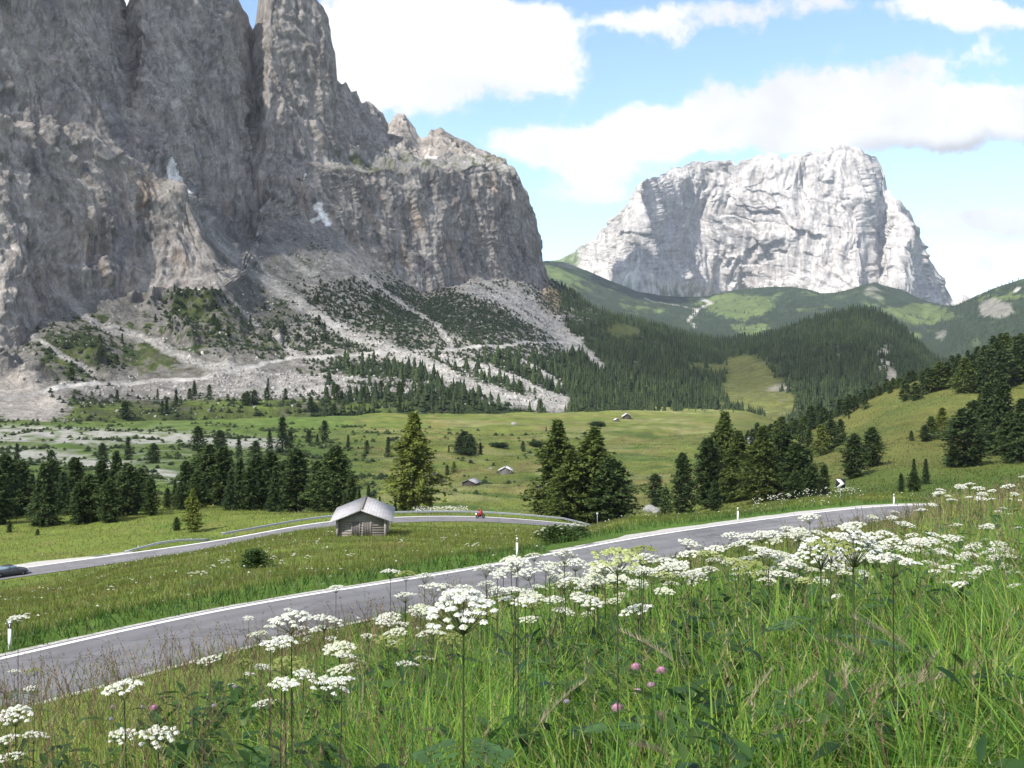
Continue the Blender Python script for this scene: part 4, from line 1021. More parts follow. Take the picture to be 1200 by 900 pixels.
hs = RNG.uniform(1.6, 3.6, NS_)
scatter_mesh('dwarf_pine_scrub', p_ - (0, 0, .3), hs, hs * RNG.uniform(.6, .95, NS_), hue(NS_, 2, (.018, .032, .014), (.045, .062, .024)), 6, 2, 5)
# trees far off on the foothills
hd = np.clip(1 - lk * 1.0, 0.02, 1) * (1 - smooth(bare, .2, .5)) * (hT > .3) * (hT < 3.0) * np.clip(.35 + smooth(hv, 345, 375) + smooth(hu, 1080, 1120), 0, 1)
hd = hd * (1 - .8 * smooth(hu + 0, 700, 640) * smooth(hv, 340, 320))
NH_ = 14000
p_, i_ = pick(HV, hd, NH_, 505)
hs = RNG.uniform(9, 17, NH_)
scatter_mesh('distant_wood', p_ - (0, 0, .5), hs, hs * RNG.uniform(.2, .3, NH_), hue(NH_, 4, (.022, .036, .018), (.050, .072, .030)), 5, 2, 7)

# low scrub over the gravelly side of the valley floor
r0 = np.random.default_rng(77)
sX = r0.uniform(-60, 700, 26000); sYd = r0.uniform(400, 780, 26000) ; sx = (sX - UC) / F * sYd
den = smooth(fbm(sx / 30, sYd / 22, 0, 4, 79), .0, .35) * (1 - smooth(sX, 330, 560) * .88) + .02
den *= np.where((sX > 120) & (sYd < 470), .4, 1)
kp = r0.uniform(0, 1, 26000) < den * .6
sx, sYd = sx[kp], sYd[kp]; n_ = len(sx)
hs = r0.uniform(.7, 2.4, n_)
scatter_mesh('valley_scrub', np.c_[sx, sYd, H(sx, sYd) - .2], hs, hs * r0.uniform(.7, 1.3, n_), hue(n_, 6, (.024, .042, .014), (.070, .095, .028)), 6, 2, 9)
# boulders and rubble over the talus
rd = (np.clip(fresh, 0, 1) + np.clip(rubble, 0, 1) * 1.4 + .25 * smooth(nS, -.1, .3)) * tmask * (mT > .6) * (mu < 700) * (1 - trk)
p_, i_ = pick(MVD, rd, 9000, 511)
n_ = len(p_); rs_ = .5 + 1.4 * r0.beta(1.2, 4, n_)
RV0 = np.array([(math.cos(a) * w, math.sin(a) * w, z) for w, z in ((1, -.4), (.95, .35), (.45, .8)) for a in np.arange(5) * 2 * math.pi / 5])
RV_ = RV0[None] * r0.uniform(.6, 1.35, (n_, 15, 1)) * (rs_[:, None, None] * r0.uniform(.7, 1.4, (n_, 1, 3))) + p_[:, None, :]
rq = [(a * 5 + k, a * 5 + (k + 1) % 5, (a + 1) * 5 + (k + 1) % 5, (a + 1) * 5 + k) for a in range(2) for k in range(5)]
RFq = (np.array(rq)[None] + (np.arange(n_) * 15)[:, None, None]).reshape(-1, 4); RFt = np.arange(10, 15)[None] + (np.arange(n_) * 15)[:, None]
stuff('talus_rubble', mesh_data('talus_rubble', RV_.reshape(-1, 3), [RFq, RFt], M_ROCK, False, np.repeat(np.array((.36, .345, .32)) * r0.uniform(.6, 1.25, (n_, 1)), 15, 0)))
# single trees on the talus and the edge of the valley
td = np.clip(ell(mu, mv, 230, 375, 40, 22, .5) * .8 + ell(mu, mv, 330, 385, 60, 30, .5) + ell(mu, mv, 400, 375, 50, 40, .5) + ell(mu, mv, 100, 420, 45, 30, .5) * .7 + ell(mu, mv, 420, 470, 230, 16, .5) * 1.3 + ell(mu, mv, 230, 478, 190, 14, .5) * .7, 0, 1.3)
td = td * (1 - np.clip(fresh + trk, 0, 1)) * tmask * (mT > .3) * (mu < 640) * (1 - knoll) * smooth(nS, -.3, .1)
p_, i_ = pick(MVD, td, 74, 507)
for k, p in enumerate(p_):
    low_ = mv.ravel()[i_[k]] > 452
    tree(rc.choice(['spruce', 'pine', 'spruce', 'pine2']), p[0], p[1], p[2] - .4, rc.uniform(7, 12) * (.85 if not low_ else 1.0), 'small dark conifer at the foot of the talus edging the valley' if low_ else 'small lone spruce on the pale talus below the cliffs',
         'conifers edging the valley' if low_ else 'lone conifers on the talus', True, rc.uniform(.9, 1.25))

# ------------------------------------------------------------------ wooden huts
def timber_material(name, c0, c1, course=.22):
    m, t, b = material(name)
    tc = t.node('ShaderNodeTexCoord'); o = tc.outputs['Object']
    n = t.noise(t.vmath('MULTIPLY', o, (1.5, 1.5, 9)), 1.6, 6, .65)
    t.l.new(t.mix(t.ramp(n, .3, .7), c0, c1), b.inputs['Base Color']); b.inputs['Roughness'].default_value = .9
    bp = t.node('ShaderNodeBump'); bp.inputs['Strength'].default_value = .4; bp.inputs['Distance'].default_value = .03
    t.l.new(n, bp.inputs['Height']); t.l.new(bp.outputs[0], b.inputs['Normal'])
    return m
M_LOG = timber_material('weathered_logs', (.165, .148, .130), (.29, .265, .24))
M_DOOR = timber_material('weathered_door', (.085, .072, .072), (.15, .13, .125))
M_DARKLOG = timber_material('dark_logs', (.06, .048, .04), (.12, .10, .085))
def shingle_material(name, c):
    m, t, b = material(name)
    tc = t.node('ShaderNodeTexCoord'); o = tc.outputs['Object']
    br = t.node('ShaderNodeTexBrick'); t.l.new(t.vmath('MULTIPLY', o, (1, 1, 1)), br.inputs['Vector'])
    mp = t.node('ShaderNodeMapping'); t.l.new(o, mp.inputs[0]); mp.inputs['Rotation'].default_value = (0, 0, math.radians(90)); t.l.new(mp.outputs[0], br.inputs['Vector'])
    br.inputs['Scale'].default_value = 1.0; br.inputs['Brick Width'].default_value = .22; br.inputs['Row Height'].default_value = .30; br.inputs['Mortar Size'].default_value = .012
    br.inputs['Color1'].default_value = (*[x * .85 for x in c], 1); br.inputs['Color2'].default_value = (*[x * 1.1 for x in c], 1); br.inputs['Mortar'].default_value = (*[x * .45 for x in c], 1)
    n = t.noise(o, 1.3, 5, .65)
    t.l.new(t.mix(1.0, br.outputs[0], t.ramp(n, .25, .75, False, .8, 1.2), 'MULTIPLY'), b.inputs['Base Color']); b.inputs['Roughness'].default_value = .85
    return m
M_SHING = shingle_material('silver_shingles', (.36, .35, .355))
M_WROOF = shingle_material('pale_roof', (.66, .65, .63))
def hut(name, label, X, Y, Z, W, L, eave, ridge, rz, wallm, roofm, over=.55, front=.9, doors=True, group=None):
    """gable towards -y, ridge along +y; origin at the middle of the front wall's foot"""
    t = thing(name, label, 'hut', (X, Y, Z), rz, group)
    g = Geo(); nl = max(4, int(eave / .24)); ch = eave / nl
    for k in range(nl):                                   # log courses with shadow gaps
        z = ch * (k + .5)
        for (cx, cy, dx, dy) in ((0, .09, W, .18), (0, L - .09, W, .18), (-W / 2 + .09, L / 2, .18, L - .40), (W / 2 - .09, L / 2, .18, L - .40)):
            g.box((cx, cy, z), (dx, dy, ch * .93))
    for yy in (.01, L - .17):                             # gable boards
        g.prism([(-W / 2, eave), (W / 2, eave), (W / 2, eave + .05), (0, ridge - .12), (-W / 2, eave + .05)], yy, yy + .16)
    g.box((0, L / 2, -.35), (W - .1, L - .1, .8))
    wl = part('wall', g.me('wall', wallm), t)
    for sx in (-1, 1):
        for yy in (-.16, L + .16):
            part('corner_log', Geo().box((sx * (W / 2 - .12), yy, eave * .5 - .15), (.24, .30, eave + .3)).me('corner_log', wallm), t)
    hw = W / 2 + over; sl = (ridge - eave) / (W / 2); g = Geo()
    drop = ridge - sl * hw
    for sx in (-1, 1):
        g.prism([(0, ridge), (sx * hw, drop), (sx * hw, drop + .14), (0, ridge + .16)][::sx], -front, L + front * .6)
    rf = part('roof', g.me('roof', roofm), t)
    part('ridge_board', Geo().box((0, L / 2 - front * .2, ridge + .175), (.26, L + front * 1.6, .05)).me('ridge_board', M_TWOOD), rf)
    if doors:
        for sx in (-1, 1):
            g = Geo(); w = W * .135
            for k in range(4): g.box((sx * W * .11 + (k - 1.5) * w / 4, -.035, eave * .42), (w / 4 * .9, .05, eave * .84))
            d = part('door', g.me('door', M_DOOR), t)
            part('door_frame', Geo().box((sx * W * .11 - w * .58, -.05, eave * .44), (.09, .09, eave * .88)).box((sx * W * .11 + w * .58, -.05, eave * .44), (.09, .09, eave * .88)).me('door_frame', M_LOG), d)
    return t
def at_ground(u, Y): X = (u - UC) / F * Y; return X, Y, float(H(X, Y))
X, Y, Z = at_ground(423.5, 119.5)
hut('wooden_hut', 'weathered log hay hut with silver shingle roof on the meadow between the roads', X, Y, Z - .1, 5.0, 8.4, 1.75, 2.72, math.radians(4.0), M_LOG, M_SHING, .62, .75)
X, Y, Z = at_ground(592, 520); hut('hay_barn', 'small white roofed hay barn, farthest of the field barns from the tall larch', X, Y, Z - .2, 5.2, 6, 2.0, 3.3, math.radians(-4), M_LOG, M_WROOF, .6, .5, False)
X, Y, Z = at_ground(549, 478); hut('hay_barn', 'low hay barn with broad pale roof, middle of the field barns', X, Y, Z - .2, 5.2, 6.5, 1.5, 2.6, math.radians(-16), M_DARKLOG, M_SHING, .8, .6, False)
X, Y, Z = at_ground(513, 492); hut('hay_barn', 'dark hay barn half hidden behind the tall yellow green larch', X, Y, Z - .2, 4.4, 6, 2.6, 3.9, math.radians(14), M_DARKLOG, M_TWOOD, .5, .5, False)
X, Y, Z = at_ground(503, 500); hut('hay_barn', 'lowest grey roofed barn seen through the branches of the tall larch', X, Y, Z - .2, 4.2, 5, 1.6, 2.6, math.radians(20), M_DARKLOG, M_SHING, .5, .5, False)
X, Y, Z = at_ground(735, 870); hut('white_chalet', 'far chalet with bright white gable roof at the edge of the forest', X, Y, Z - .2, 5.6, 7, 2.5, 4.4, 0, M_DARKLOG, M_WROOF, .9, .8, False)
X, Y, Z = at_ground(723.5, 850); hut('small_shed', 'tiny white roofed shed beside the far chalet', X, Y, Z - .2, 3.2, 4, 1.5, 2.4, math.radians(10), M_TWOOD, M_WROOF, .5, .4, False)
X, Y, Z = at_ground(635.5, 455); hut('hay_barn', 'pale roofed barn mostly hidden behind the larch pair', X, Y, Z - .2, 4.4, 5, 2.0, 3.1, math.radians(-10), M_TWOOD, M_WROOF, .5, .5, False)
X, Y, Z = at_ground(884, 640); hut('small_shed', 'little pale shed above the clump near the chevron sign', X, Y, Z - .2, 3.4, 4.5, 2.6, 3.6, math.radians(20), M_WROOF, M_SHING, .4, .4, False)

# ------------------------------------------------------------------ guardrails
M_STEEL = simple('galvanised_steel', (.36, .38, .385), .5, .35, .15, 3)
M_RAIL2 = simple('rail_lichen', (.20, .235, .20), .75, .1, .2, 3)
def guardrail(label, i0, i1, off, slope_start):
    L = offset(LOW, off)[i0:i1]; base = L[0].copy(); base[2] -= .05
    t = thing('guardrail', label, 'guardrail', base)
    prof = [(-.02, -.155), (.05, -.11), (.05, -.05), (-.005, -.015), (-.005, .015), (.05, .05), (.05, .11), (-.02, .155)]
    tn = np.gradient(L[:, :2], axis=0); tn /= np.linalg.norm(tn, axis=1)[:, None]
    n = len(L); k = np.arange(n)
    zz = .62 * np.ones(n)
    if slope_start: zz = np.minimum(.62, .02 + .62 * k / 5.0)
    zz = np.minimum(zz, .05 + .57 * k[::-1] / 5.0)
    R = np.stack([np.c_[L[:, 0] + tn[:, 1] * o, L[:, 1] - tn[:, 0] * o, L[:, 2] + zz + h] for o, h in prof], 1) - base
    me = mesh_data('rail', R.reshape(-1, 3), grid_faces(n, len(prof)), M_STEEL)
    r = part('rail', me, t)
    md = r.modifiers.new('thick', 'SOLIDIFY'); md.thickness = .012
    pm = Geo().box((0, 0, .28), (.10, .07, .96)).me('post', M_STEEL)
    for j in range(2, n - 2, 4):
        p = part('post', pm, t); p.location = Vector(L[j] - base) + Vector((-tn[j, 1] * .09, tn[j, 0] * .09, -.12)); p.rotation_euler = (0, 0, math.atan2(tn[j, 1], tn[j, 0]))
    return t
guardrail('short galvanised guardrail with sloped end beside the pale gravel verge', idx_at(LOW, 147), idx_at(LOW, 259), -.75, True)
guardrail('long galvanised guardrail running behind the wooden hut and the motorcycle', idx_at(LOW, 262), idx_at(LOW, 702), -.75, False)

# ------------------------------------------------------------------ marker posts and signs
M_WHITE = simple('white_plastic', (.80, .80, .78), .5, var=.08, scale=8)
M_BLACK = simple('black_plastic', (.018, .018, .02), .5, var=.1)
M_REFL = simple('reflector', (.55, .50, .42), .25)
def marker_post(label, p, rz, h=1.05):
    t = thing('marker_post', label, 'roadside post', p, rz)
    sec = [(-.06, -.035), (0, -.055), (.06, -.035), (.05, .045), (-.05, .045)]
    def pr(z0, z1, s, slant=0):
        g = Geo(); n = len(sec)
        v = [(x * s, y * s, z0) for x, y in sec] + [(x * s, y * s, z1 + slant * y) for x, y in sec]
        return g.add(v, [tuple(range(n))[::-1], tuple(range(n, 2 * n))] + [(i, (i + 1) % n, (i + 1) % n + n, i + n) for i in range(n)])
    part('post', pr(-.3, h * .76, 1.0).me('post', M_WHITE), t)
    b = part('black_band', pr(h * .76, h * .955, 1.01).me('black_band', M_BLACK), t)
    part('reflector', Geo().box((0, -.0585, h * .86), (.045, .006, .15)).me('reflector', M_REFL), b)
    part('cap', pr(h * .955, h, 1.0, .4).me('cap', M_WHITE), t)
    return t
UPO = offset(UP, -.75)
for u, lab, hh in ((4, 'white roadside post at the very start of the visible road before the meadow', 1.05), (604, 'white roadside post with black band just behind the dense white umbels', 1.08), (863, 'white roadside post at the outside of the bend before the conifer clump', 1.0), (1044, 'white roadside post farthest round the bend past the chevron sign', 1.0)):
    p = UPO[idx_at(UPO, u)]
    marker_post(lab, (p[0], p[1], p[2] - .05), -math.atan2(p[0], p[1]), hh)
def chevron_sign():
    X, Y = (985 - UC) / F * 121.5, 121.5; Z = float(H(X, Y))
    t = thing('chevron_sign', 'square black sign with white chevron on a grey post at the road bend', 'road sign', (X, Y, Z), -math.atan2(X, Y))
    zb = (VH - 566.5) / F * Y - Z; s = .46
    part('post', Geo().tube([(0, .06, -.3), (0, .06, zb + s * .8)], .04, 8).me('post', M_STEEL), t)
    pl = part('plate', Geo().box((0, 0, zb), (2 * s, .03, 2 * s)).me('plate', M_BLACK), t)
    part('back_rail', Geo().box((0, .03, zb + .2), (1.5 * s, .028, .05)).box((0, .03, zb - .2), (1.5 * s, .028, .05)).me('back_rail', M_STEEL), pl)
    a = s * .92
    part('chevron', Geo().prism([(-a, zb + a), (-a * .15, zb + a), (a * .95, zb), (-a * .15, zb - a), (-a, zb - a), (a * .02, zb)][::-1], -.024, -.0155).me('chevron', M_WHITE), pl)
chevron_sign()
def pole(name, label, u, Y, h, mat, plate=None):
    X, Y, Z = at_ground(u, Y)
    t = thing(name, label, 'post', (X, Y, Z), -math.atan2(X, Y))
    part('pole', Geo().tube([(0, 0, -.3), (0, 0, h)], .045, 8).me('pole', mat), t)
    if plate: part('plate', Geo().box((0, -.06, h - plate / 2), (plate * .8, .03, plate)).me('plate', mat), t)
pole('wooden_post', 'thin grey post behind the guardrail between the tall larch and the motorcycle', 540, 206, 2.9, M_TWOOD)
pole('sign_post', 'pale grey roadside post where the long guardrail ends by the larch pair', 700, 204, 2.4, M_STEEL, .45)

# ------------------------------------------------------------------ boulders
M_STONE = simple('pale_boulder', (.27, .265, .25), .95, var=.3, scale=1.2, bump=.7)
def boulder(label, u, Y, r, seed, group=None):
    X, Y, Z = at_ground(u, Y)
    g = []; nu, nv = 22, 14
    V = np.array([(math.sin(math.pi * i / nv) * math.cos(2 * math.pi * j / nu), math.sin(math.pi * i / nv) * math.sin(2 * math.pi * j / nu), math.cos(math.pi * i / nv)) for i in range(nv + 1) for j in range(nu)])
    d = 1 + .35 * fbm(V[:, 0] * 1.4, V[:, 1] * 1.4, V[:, 2] * 1.4, 3, seed) + .1 * fbm(V[:, 0] * 5, V[:, 1] * 5, V[:, 2] * 5, 2, seed + 4)
    V = np.round(V * d[:, None] * 3.2) / 3.2 * .35 + V * d[:, None] * .65
    fs = [(i * nu + j, (i + 1) * nu + j, (i + 1) * nu + (j + 1) % nu, i * nu + (j + 1) % nu) for i in range(nv) for j in range(nu)]
    o = link('boulder', mesh_data('boulder', V * (r, r * .9, r * .7), [np.array(fs)], M_STONE)); o.location = (X, Y, Z + r * .15)
    tag(o, label, 'boulder', group)
boulder('biggest pale boulder in front of the dark bush below the solitary pine', 761, 405, 2.2, 31)
boulder('low pale boulder beside the biggest one below the solitary pine', 768, 402, 1.6, 33)
boulder('smallest pale boulder in front of the pair below the solitary pine', 768, 392, 1.0, 35)
boulder('lone pale rock on the field just before the hay barns', 575, 540, .9, 37)
boulder('pale rock at the far edge of the field below the forest', 602, 800, 2.0, 39)
boulder('pale rock below the young pine beside the solitary pine', 812, 300, .9, 41)

# ------------------------------------------------------------------ broad-leaved bushes
def bush_mesh(seed, R, h, n, ls, c0, c1):
    v, f, c = crown(h, R, .02, PR_BSH, n, 26, .05, .25, ls, ls * .62, c0, c1, seed, .8)
    return mesh_data('foliage', v, f, M_NEEDLE, False, c)
def bush(label, u, Y, R, h, seed, c0=(.028, .060, .012), c1=(.075, .125, .030), ls=.22, flowers=0, group=None, n=90):
    X, Y, Z = at_ground(u, Y)
    t = thing('bush', label, 'bush', (X, Y, Z - .05), 0, group)
    part('foliage', bush_mesh(seed, R, h, n, ls, c0, c1), t)
    g = Geo()
    for k in range(7):
        a = k * 2.4; g.tube([(0, 0, -.1), (math.cos(a) * R * .3, math.sin(a) * R * .3, h * .5), (math.cos(a) * R * .6, math.sin(a) * R * .6, h * .85)], [.03, .02, .008], 5)
    part('stem', g.me('stem', M_BARK), t)
    return t
bush('leafy green bush with white umbels on the verge across from the dense flowers', 652, 80, 1.9, 1.15, 61)
bush('lower leafy bush beside the larger one on the verge across from the dense flowers', 676, 84, 1.3, .8, 62)
bush('round leafy shrub alone in the meadow between the roads', 298, 80, 1.2, 1.15, 63)
bush('low dark scrub strip at the foot of the dark conifer group in the field', 546, 588, 6.0, 1.8, 64, (.02, .04, .012), (.05, .08, .02), .9)
bush('low dark scrub on the terrace between field barns and forest', 585, 640, 6.5, 1.6, 65, (.02, .04, .012), (.05, .08, .02), .9)
bush('low dark scrub on the terrace beyond the larch pair', 628, 660, 6.0, 2.0, 66, (.02, .04, .012), (.05, .08, .02), .9)
bush('low dark bush on the terrace just before the far chalet', 700, 800, 7.0, 2.2, 67, (.02, .04, .012), (.05, .08, .02), 1.0)
bush('dark low bush behind the pale boulders below the solitary pine', 770, 412, 3.0, 2.6, 68, (.02, .036, .012), (.05, .075, .02), .5)

# ------------------------------------------------------------------ vehicles
M_CARP = simple('dark_car_paint', (.050, .052, .064), .28, .35, .05, 1, spec=.6)
M_GLASS = simple('tinted_glass', (.16, .22, .27), .08, .0, .05, 1, spec=.8)
M_TYRE = simple('tyre_rubber', (.015, .015, .016), .85)
M_RIM = simple('alloy', (.45, .46, .48), .35, .8)
M_LAMP = simple('lamp_glass', (.75, .75, .72), .1)
def wheel(parent, c, r, w, name='wheel'):
    prof = [(r * .62, -w / 2), (r * .93, -w / 2), (r, -w * .32), (r, w * .32), (r * .93, w / 2), (r * .62, w / 2), (r * .62, -w / 2)]
    ty = part(name, Geo().lathe(prof, c, 20, 'y').me('wheel', M_TYRE, True), parent)
    g = Geo().lathe([(r * .62, -w * .3), (r * .62, w * .3)], c, 20, 'y').lathe([(.001, -w * .36), (r * .15, -w * .36), (r * .15, w * .36), (.001, w * .36)], c, 12, 'y')
    for k in range(5):
        a = k * 2 * math.pi / 5
        g.tube([(c[0], c[1], c[2]), (c[0] + math.cos(a) * r * .62, c[1], c[2] + math.sin(a) * r * .62)], [r * .09, r * .07], 6)
    part('rim', g.me('rim', M_RIM), ty)
def car():
    L4 = offset(LOW, 4.0); i = idx_at(L4, 10); p = L4[i]; d = L4[i + 1] - L4[i - 1]
    t = thing('parked_car', 'dark car with bluish windscreen low behind the meadow grass beside the gravel verge', 'car', (p[0], p[1], p[2]), math.atan2(d[1], d[0]))
    st = [(-2.05, .55, .42, .70), (-1.95, .74, .28, .86), (-1.5, .84, .20, .92), (-.6, .87, .18, .93), (.3, .87, .18, .94), (.75, .86, .18, .93), (1.3, .84, .20, .84), (1.8, .77, .26, .74), (2.05, .62, .36, .62), (2.12, .40, .42, .54)]
    V = []
    for x, w, z0, z1 in st:
        V += [(x, -w * .9, z0), (x, -w, z0 + .12), (x, -w, z0 + (z1 - z0) * .6), (x, -w * .9, z1 - .03), (x, -w * .5, z1 + .02), (x, w * .5, z1 + .02), (x, w * .9, z1 - .03), (x, w, z0 + (z1 - z0) * .6), (x, w, z0 + .12), (x, w * .9, z0)]
    n = 10
    fs = [(a * n + k, (a + 1) * n + k, (a + 1) * n + (k + 1) % n, a * n + (k + 1) % n) for a in range(len(st) - 1) for k in range(n)]
    fs += [tuple(range(n)), tuple((len(st) - 1) * n + k for k in range(n))[::-1]]
    body = part('body', Geo().add(V, fs).me('body', M_CARP, True), t)
    md = body.modifiers.new('round', 'SUBSURF'); md.levels = 1; md.render_levels = 2
    cb = [(-1.55, .68, .90), (-.95, .60, 1.24), (-.1, .60, 1.29), (.25, .60, 1.24), (.85, .70, .92)]
    def strip(a, b, inset=0):
        (x0, w0, z0), (x1, w1, z1) = cb[a], cb[b]; return [(x0, -w0, z0), (x0, w0, z0), (x1, w1, z1), (x1, -w1, z1)]
    def quad(pts, off, mat, nm):
        pts = np.array(pts, float); nn = np.cross(pts[1] - pts[0], pts[2] - pts[0]); nn /= np.linalg.norm(nn)
        g = Geo().add(np.r_[pts, pts - nn * .03], [(0, 1, 2, 3), (7, 6, 5, 4), (0, 4, 5, 1), (1, 5, 6, 2), (2, 6, 7, 3), (3, 7, 4, 0)]); return part(nm, g.me(nm, mat), t)
    quad(strip(0, 1), 0, M_GLASS, 'rear_window'); quad(strip(3, 4), 0, M_GLASS, 'windscreen')
    rfv = [(x, s * w, z) for x, w, z in cb[1:4] for s in (-1, 1)] + [(x, s * w, z - .05) for x, w, z in cb[1:4] for s in (-1, 1)]
    part('roof', Geo().add(rfv, [(0, 2, 3, 1), (2, 4, 5, 3), (6, 7, 9, 8), (8, 9, 11, 10), (0, 6, 8, 2), (2, 8, 10, 4), (1, 3, 9, 7), (3, 5, 11, 9), (0, 1, 7, 6), (4, 10, 11, 5)]).me('roof', M_CARP), t)
    for s in (-1, 1):
        pts = [(x, s * w, z) for x, w, z in cb]
        g = Geo().add(np.r_[np.array(pts), np.array(pts) - (0, s * .03, 0)], [tuple(range(5)), tuple(range(9, 4, -1))] + [(i, i + 5, (i + 1) % 5 + 5, (i + 1) % 5) for i in range(5)])
        part('side_window', g.me('side_window', M_GLASS), t)
        part('door_pillar', Geo().box((-.25, s * .66, 1.08), (.07, .09, .36)).me('door_pillar', M_CARP), t)
        part('headlight', Geo().lathe([(.001, .05), (.09, .04), (.12, -.04), (.001, -.06)], (1.98, s * .50, .58), 12, 'x').me('headlight', M_LAMP, True), t)
        part('mirror', Geo().box((.62, s * .92, .98), (.12, .16, .10)).me('mirror', M_CARP), t)
        for x in (-1.3, 1.32): wheel(t, (x, s * .80, .31), .31, .20)
car()

M_RED = simple('red_fairing', (.45, .028, .03), .35, .1, .05, 2)
M_LEATHER = simple('red_leather', (.42, .05, .04), .6, .0, .15, 6)
M_LIT = simple('lit_headlamp', (1.0, .97, .9), .2, emit=3.0)
def skin_body(name, joints, bones, radii, mat, parent=None):
    me = bpy.data.meshes.new(name); me.from_pydata([Vector(j) for j in joints], bones, []); me.materials.append(mat)
    o = link(name, me, parent)
    sk = o.modifiers.new('skin', 'SKIN'); sk.use_smooth_shade = True
    ss = o.modifiers.new('sub', 'SUBSURF'); ss.levels = 1; ss.render_levels = 2
    for i, r in enumerate(radii): me.skin_vertices[0].data[i].radius = (r, r)
    me.skin_vertices[0].data[0].use_root = True
    return o
def motorcycle():
    Lm = offset(LOW, 1.9); i = idx_at(Lm, 563); p = Lm[i]; d = Lm[i - 1] - Lm[i + 1]; rz = math.atan2(d[1], d[0]) + .45
    t = thing('motorcycle', 'red sports motorcycle with lit headlamp on the lower road by the guardrail', 'motorcycle', (p[0], p[1], p[2]), rz)
    wheel(t, (.72, 0, .31), .31, .13); wheel(t, (-.70, 0, .32), .32, .18)
    V = []; st = [(-.62, .05, .82, .92), (-.30, .12, .62, .84), (.05, .17, .42, .86), (.35, .20, .36, .92), (.62, .19, .45, 1.02), (.86, .10, .74, 1.0), (.95, .04, .84, .92)]
    for x, w, z0, z1 in st: V += [(x, -w * .6, z0), (x, -w, (z0 + z1) / 2), (x, -w * .5, z1), (x, w * .5, z1), (x, w, (z0 + z1) / 2), (x, w * .6, z0)]
    n = 6; fs = [(a * n + k, (a + 1) * n + k, (a + 1) * n + (k + 1) % n, a * n + (k + 1) % n) for a in range(len(st) - 1) for k in range(n)] + [tuple(range(n)), tuple((len(st) - 1) * n + k for k in range(n))[::-1]]
    b = part('fairing', Geo().add(V, fs).me('fairing', M_RED, True), t)
    part('headlight', Geo().lathe([(.001, .06), (.07, .05), (.09, 0), (.001, -.02)], (.95, 0, .88), 12, 'x').me('headlight', M_LIT, True), b)
    part('windscreen', Geo().add([(.86, -.1, 1.0), (.86, .1, 1.0), (.62, .15, 1.18), (.62, -.15, 1.18), (.84, -.1, 1.0), (.84, .1, 1.0), (.60, .15, 1.18), (.60, -.15, 1.18)], [(0, 1, 2, 3), (7, 6, 5, 4), (0, 4, 5, 1), (1, 5, 6, 2), (2, 6, 7, 3), (3, 7, 4, 0)]).me('windscreen', M_GLASS), t)
    part('engine', Geo().box((.02, 0, .42), (.5, .30, .34)).me('engine', M_TYRE), t)
    part('seat', Geo().box((-.32, 0, .86), (.55, .24, .08), taper=.8).me('seat', M_BLACK), t)
    g = Geo()
    for s in (-1, 1): g.tube([(.72, s * .10, .31), (.50, s * .10, .98)], .03, 8)
    part('fork', g.me('fork', M_STEEL), t)
    part('handlebar', Geo().tube([(.44, -.34, .97), (.52, -.12, 1.0), (.52, .12, 1.0), (.44, .34, .97)], .018, 8).me('handlebar', M_BLACK), t)
    part('swing_arm', Geo().tube([(-.70, .12, .32), (-.1, .13, .42)], .03, 8).tube([(-.70, -.12, .32), (-.1, -.13, .42)], .03, 8).me('swing_arm', M_STEEL), t)
    part('exhaust', Geo().tube([(-.1, -.2, .35), (-.75, -.22, .55)], [.04, .06], 10).me('exhaust', M_STEEL, True), t)
    J = [(-.34, 0, .98), (-.22, 0, 1.18), (-.02, 0, 1.40), (.06, 0, 1.48), (.14, 0, 1.58),
         (-.02, .20, 1.38), (.22, .30, 1.16), (.42, .31, 1.02), (-.02, -.20, 1.38), (.22, -.30, 1.16), (.42, -.31, 1.02),
         (-.26, .13, .93), (.16, .24, .78), (-.14, .22, .42), (.02, .22, .36), (-.26, -.13, .93), (.16, -.24, .78), (-.14, -.22, .42), (.02, -.22, .36)]
    B = [(0, 1), (1, 2), (2, 3), (3, 4), (2, 5), (5, 6), (6, 7), (2, 8), (8, 9), (9, 10), (0, 11), (11, 12), (12, 13), (13, 14), (0, 15), (15, 16), (16, 17), (17, 18)]
    R = [.17, .17, .17, .075, .08, .09, .065, .05, .09, .065, .05, .12, .09, .06, .05, .12, .09, .06, .05]
    o = skin_body('person', J, B, R, M_LEATHER)
    t.scale = (.92,) * 3; o.scale = (.92,) * 3
    o.location = p; o.rotation_euler = (0, 0, rz)
    tag(o, 'rider in red leathers and helmet crouched on the red motorcycle', 'person')
    nu, nv = 18, 12
    V = [(.17 + .155 * math.sin(math.pi * a / nv) * math.cos(2 * math.pi * k / nu), .125 * math.sin(math.pi * a / nv) * math.sin(2 * math.pi * k / nu), 1.64 + .145 * math.cos(math.pi * a / nv)) for a in range(nv + 1) for k in range(nu)]
    fs = [(a * nu + k, (a + 1) * nu + k, (a + 1) * nu + (k + 1) % nu, a * nu + (k + 1) % nu) for a in range(nv) for k in range(nu)]
    hl = part('helmet', Geo().add(V, fs).me('helmet', simple('helmet_shell', (.40, .20, .14), .3, .0, .1, 3), True), o)
    V = [(.17 + .16 * math.cos(a) , .13 * math.sin(a), z) for z in (1.62, 1.69) for a in np.linspace(-1.1, 1.1, 9)]
    part('visor', Geo().add(V, [(i, i + 1, i + 10, i + 9) for i in range(8)]).me('visor', M_BLACK, True), hl)
    for s in (-1, 1):
        g = Geo()
        for q in range(4): g.tube([(.43, s * (.27 + .024 * q), 1.01), (.475, s * (.27 + .024 * q), 1.0), (.48, s * (.27 + .024 * q), .965), (.45, s * (.27 + .024 * q), .955)], .011, 6)
        g.tube([(.43, s * .26, 1.0), (.44, s * .24, .975), (.46, s * .25, .955)], .012, 6); g.box((.42, s * .31, 1.005), (.06, .09, .035))
        part('glove', g.me('glove', M_BLACK), o)
motorcycle()
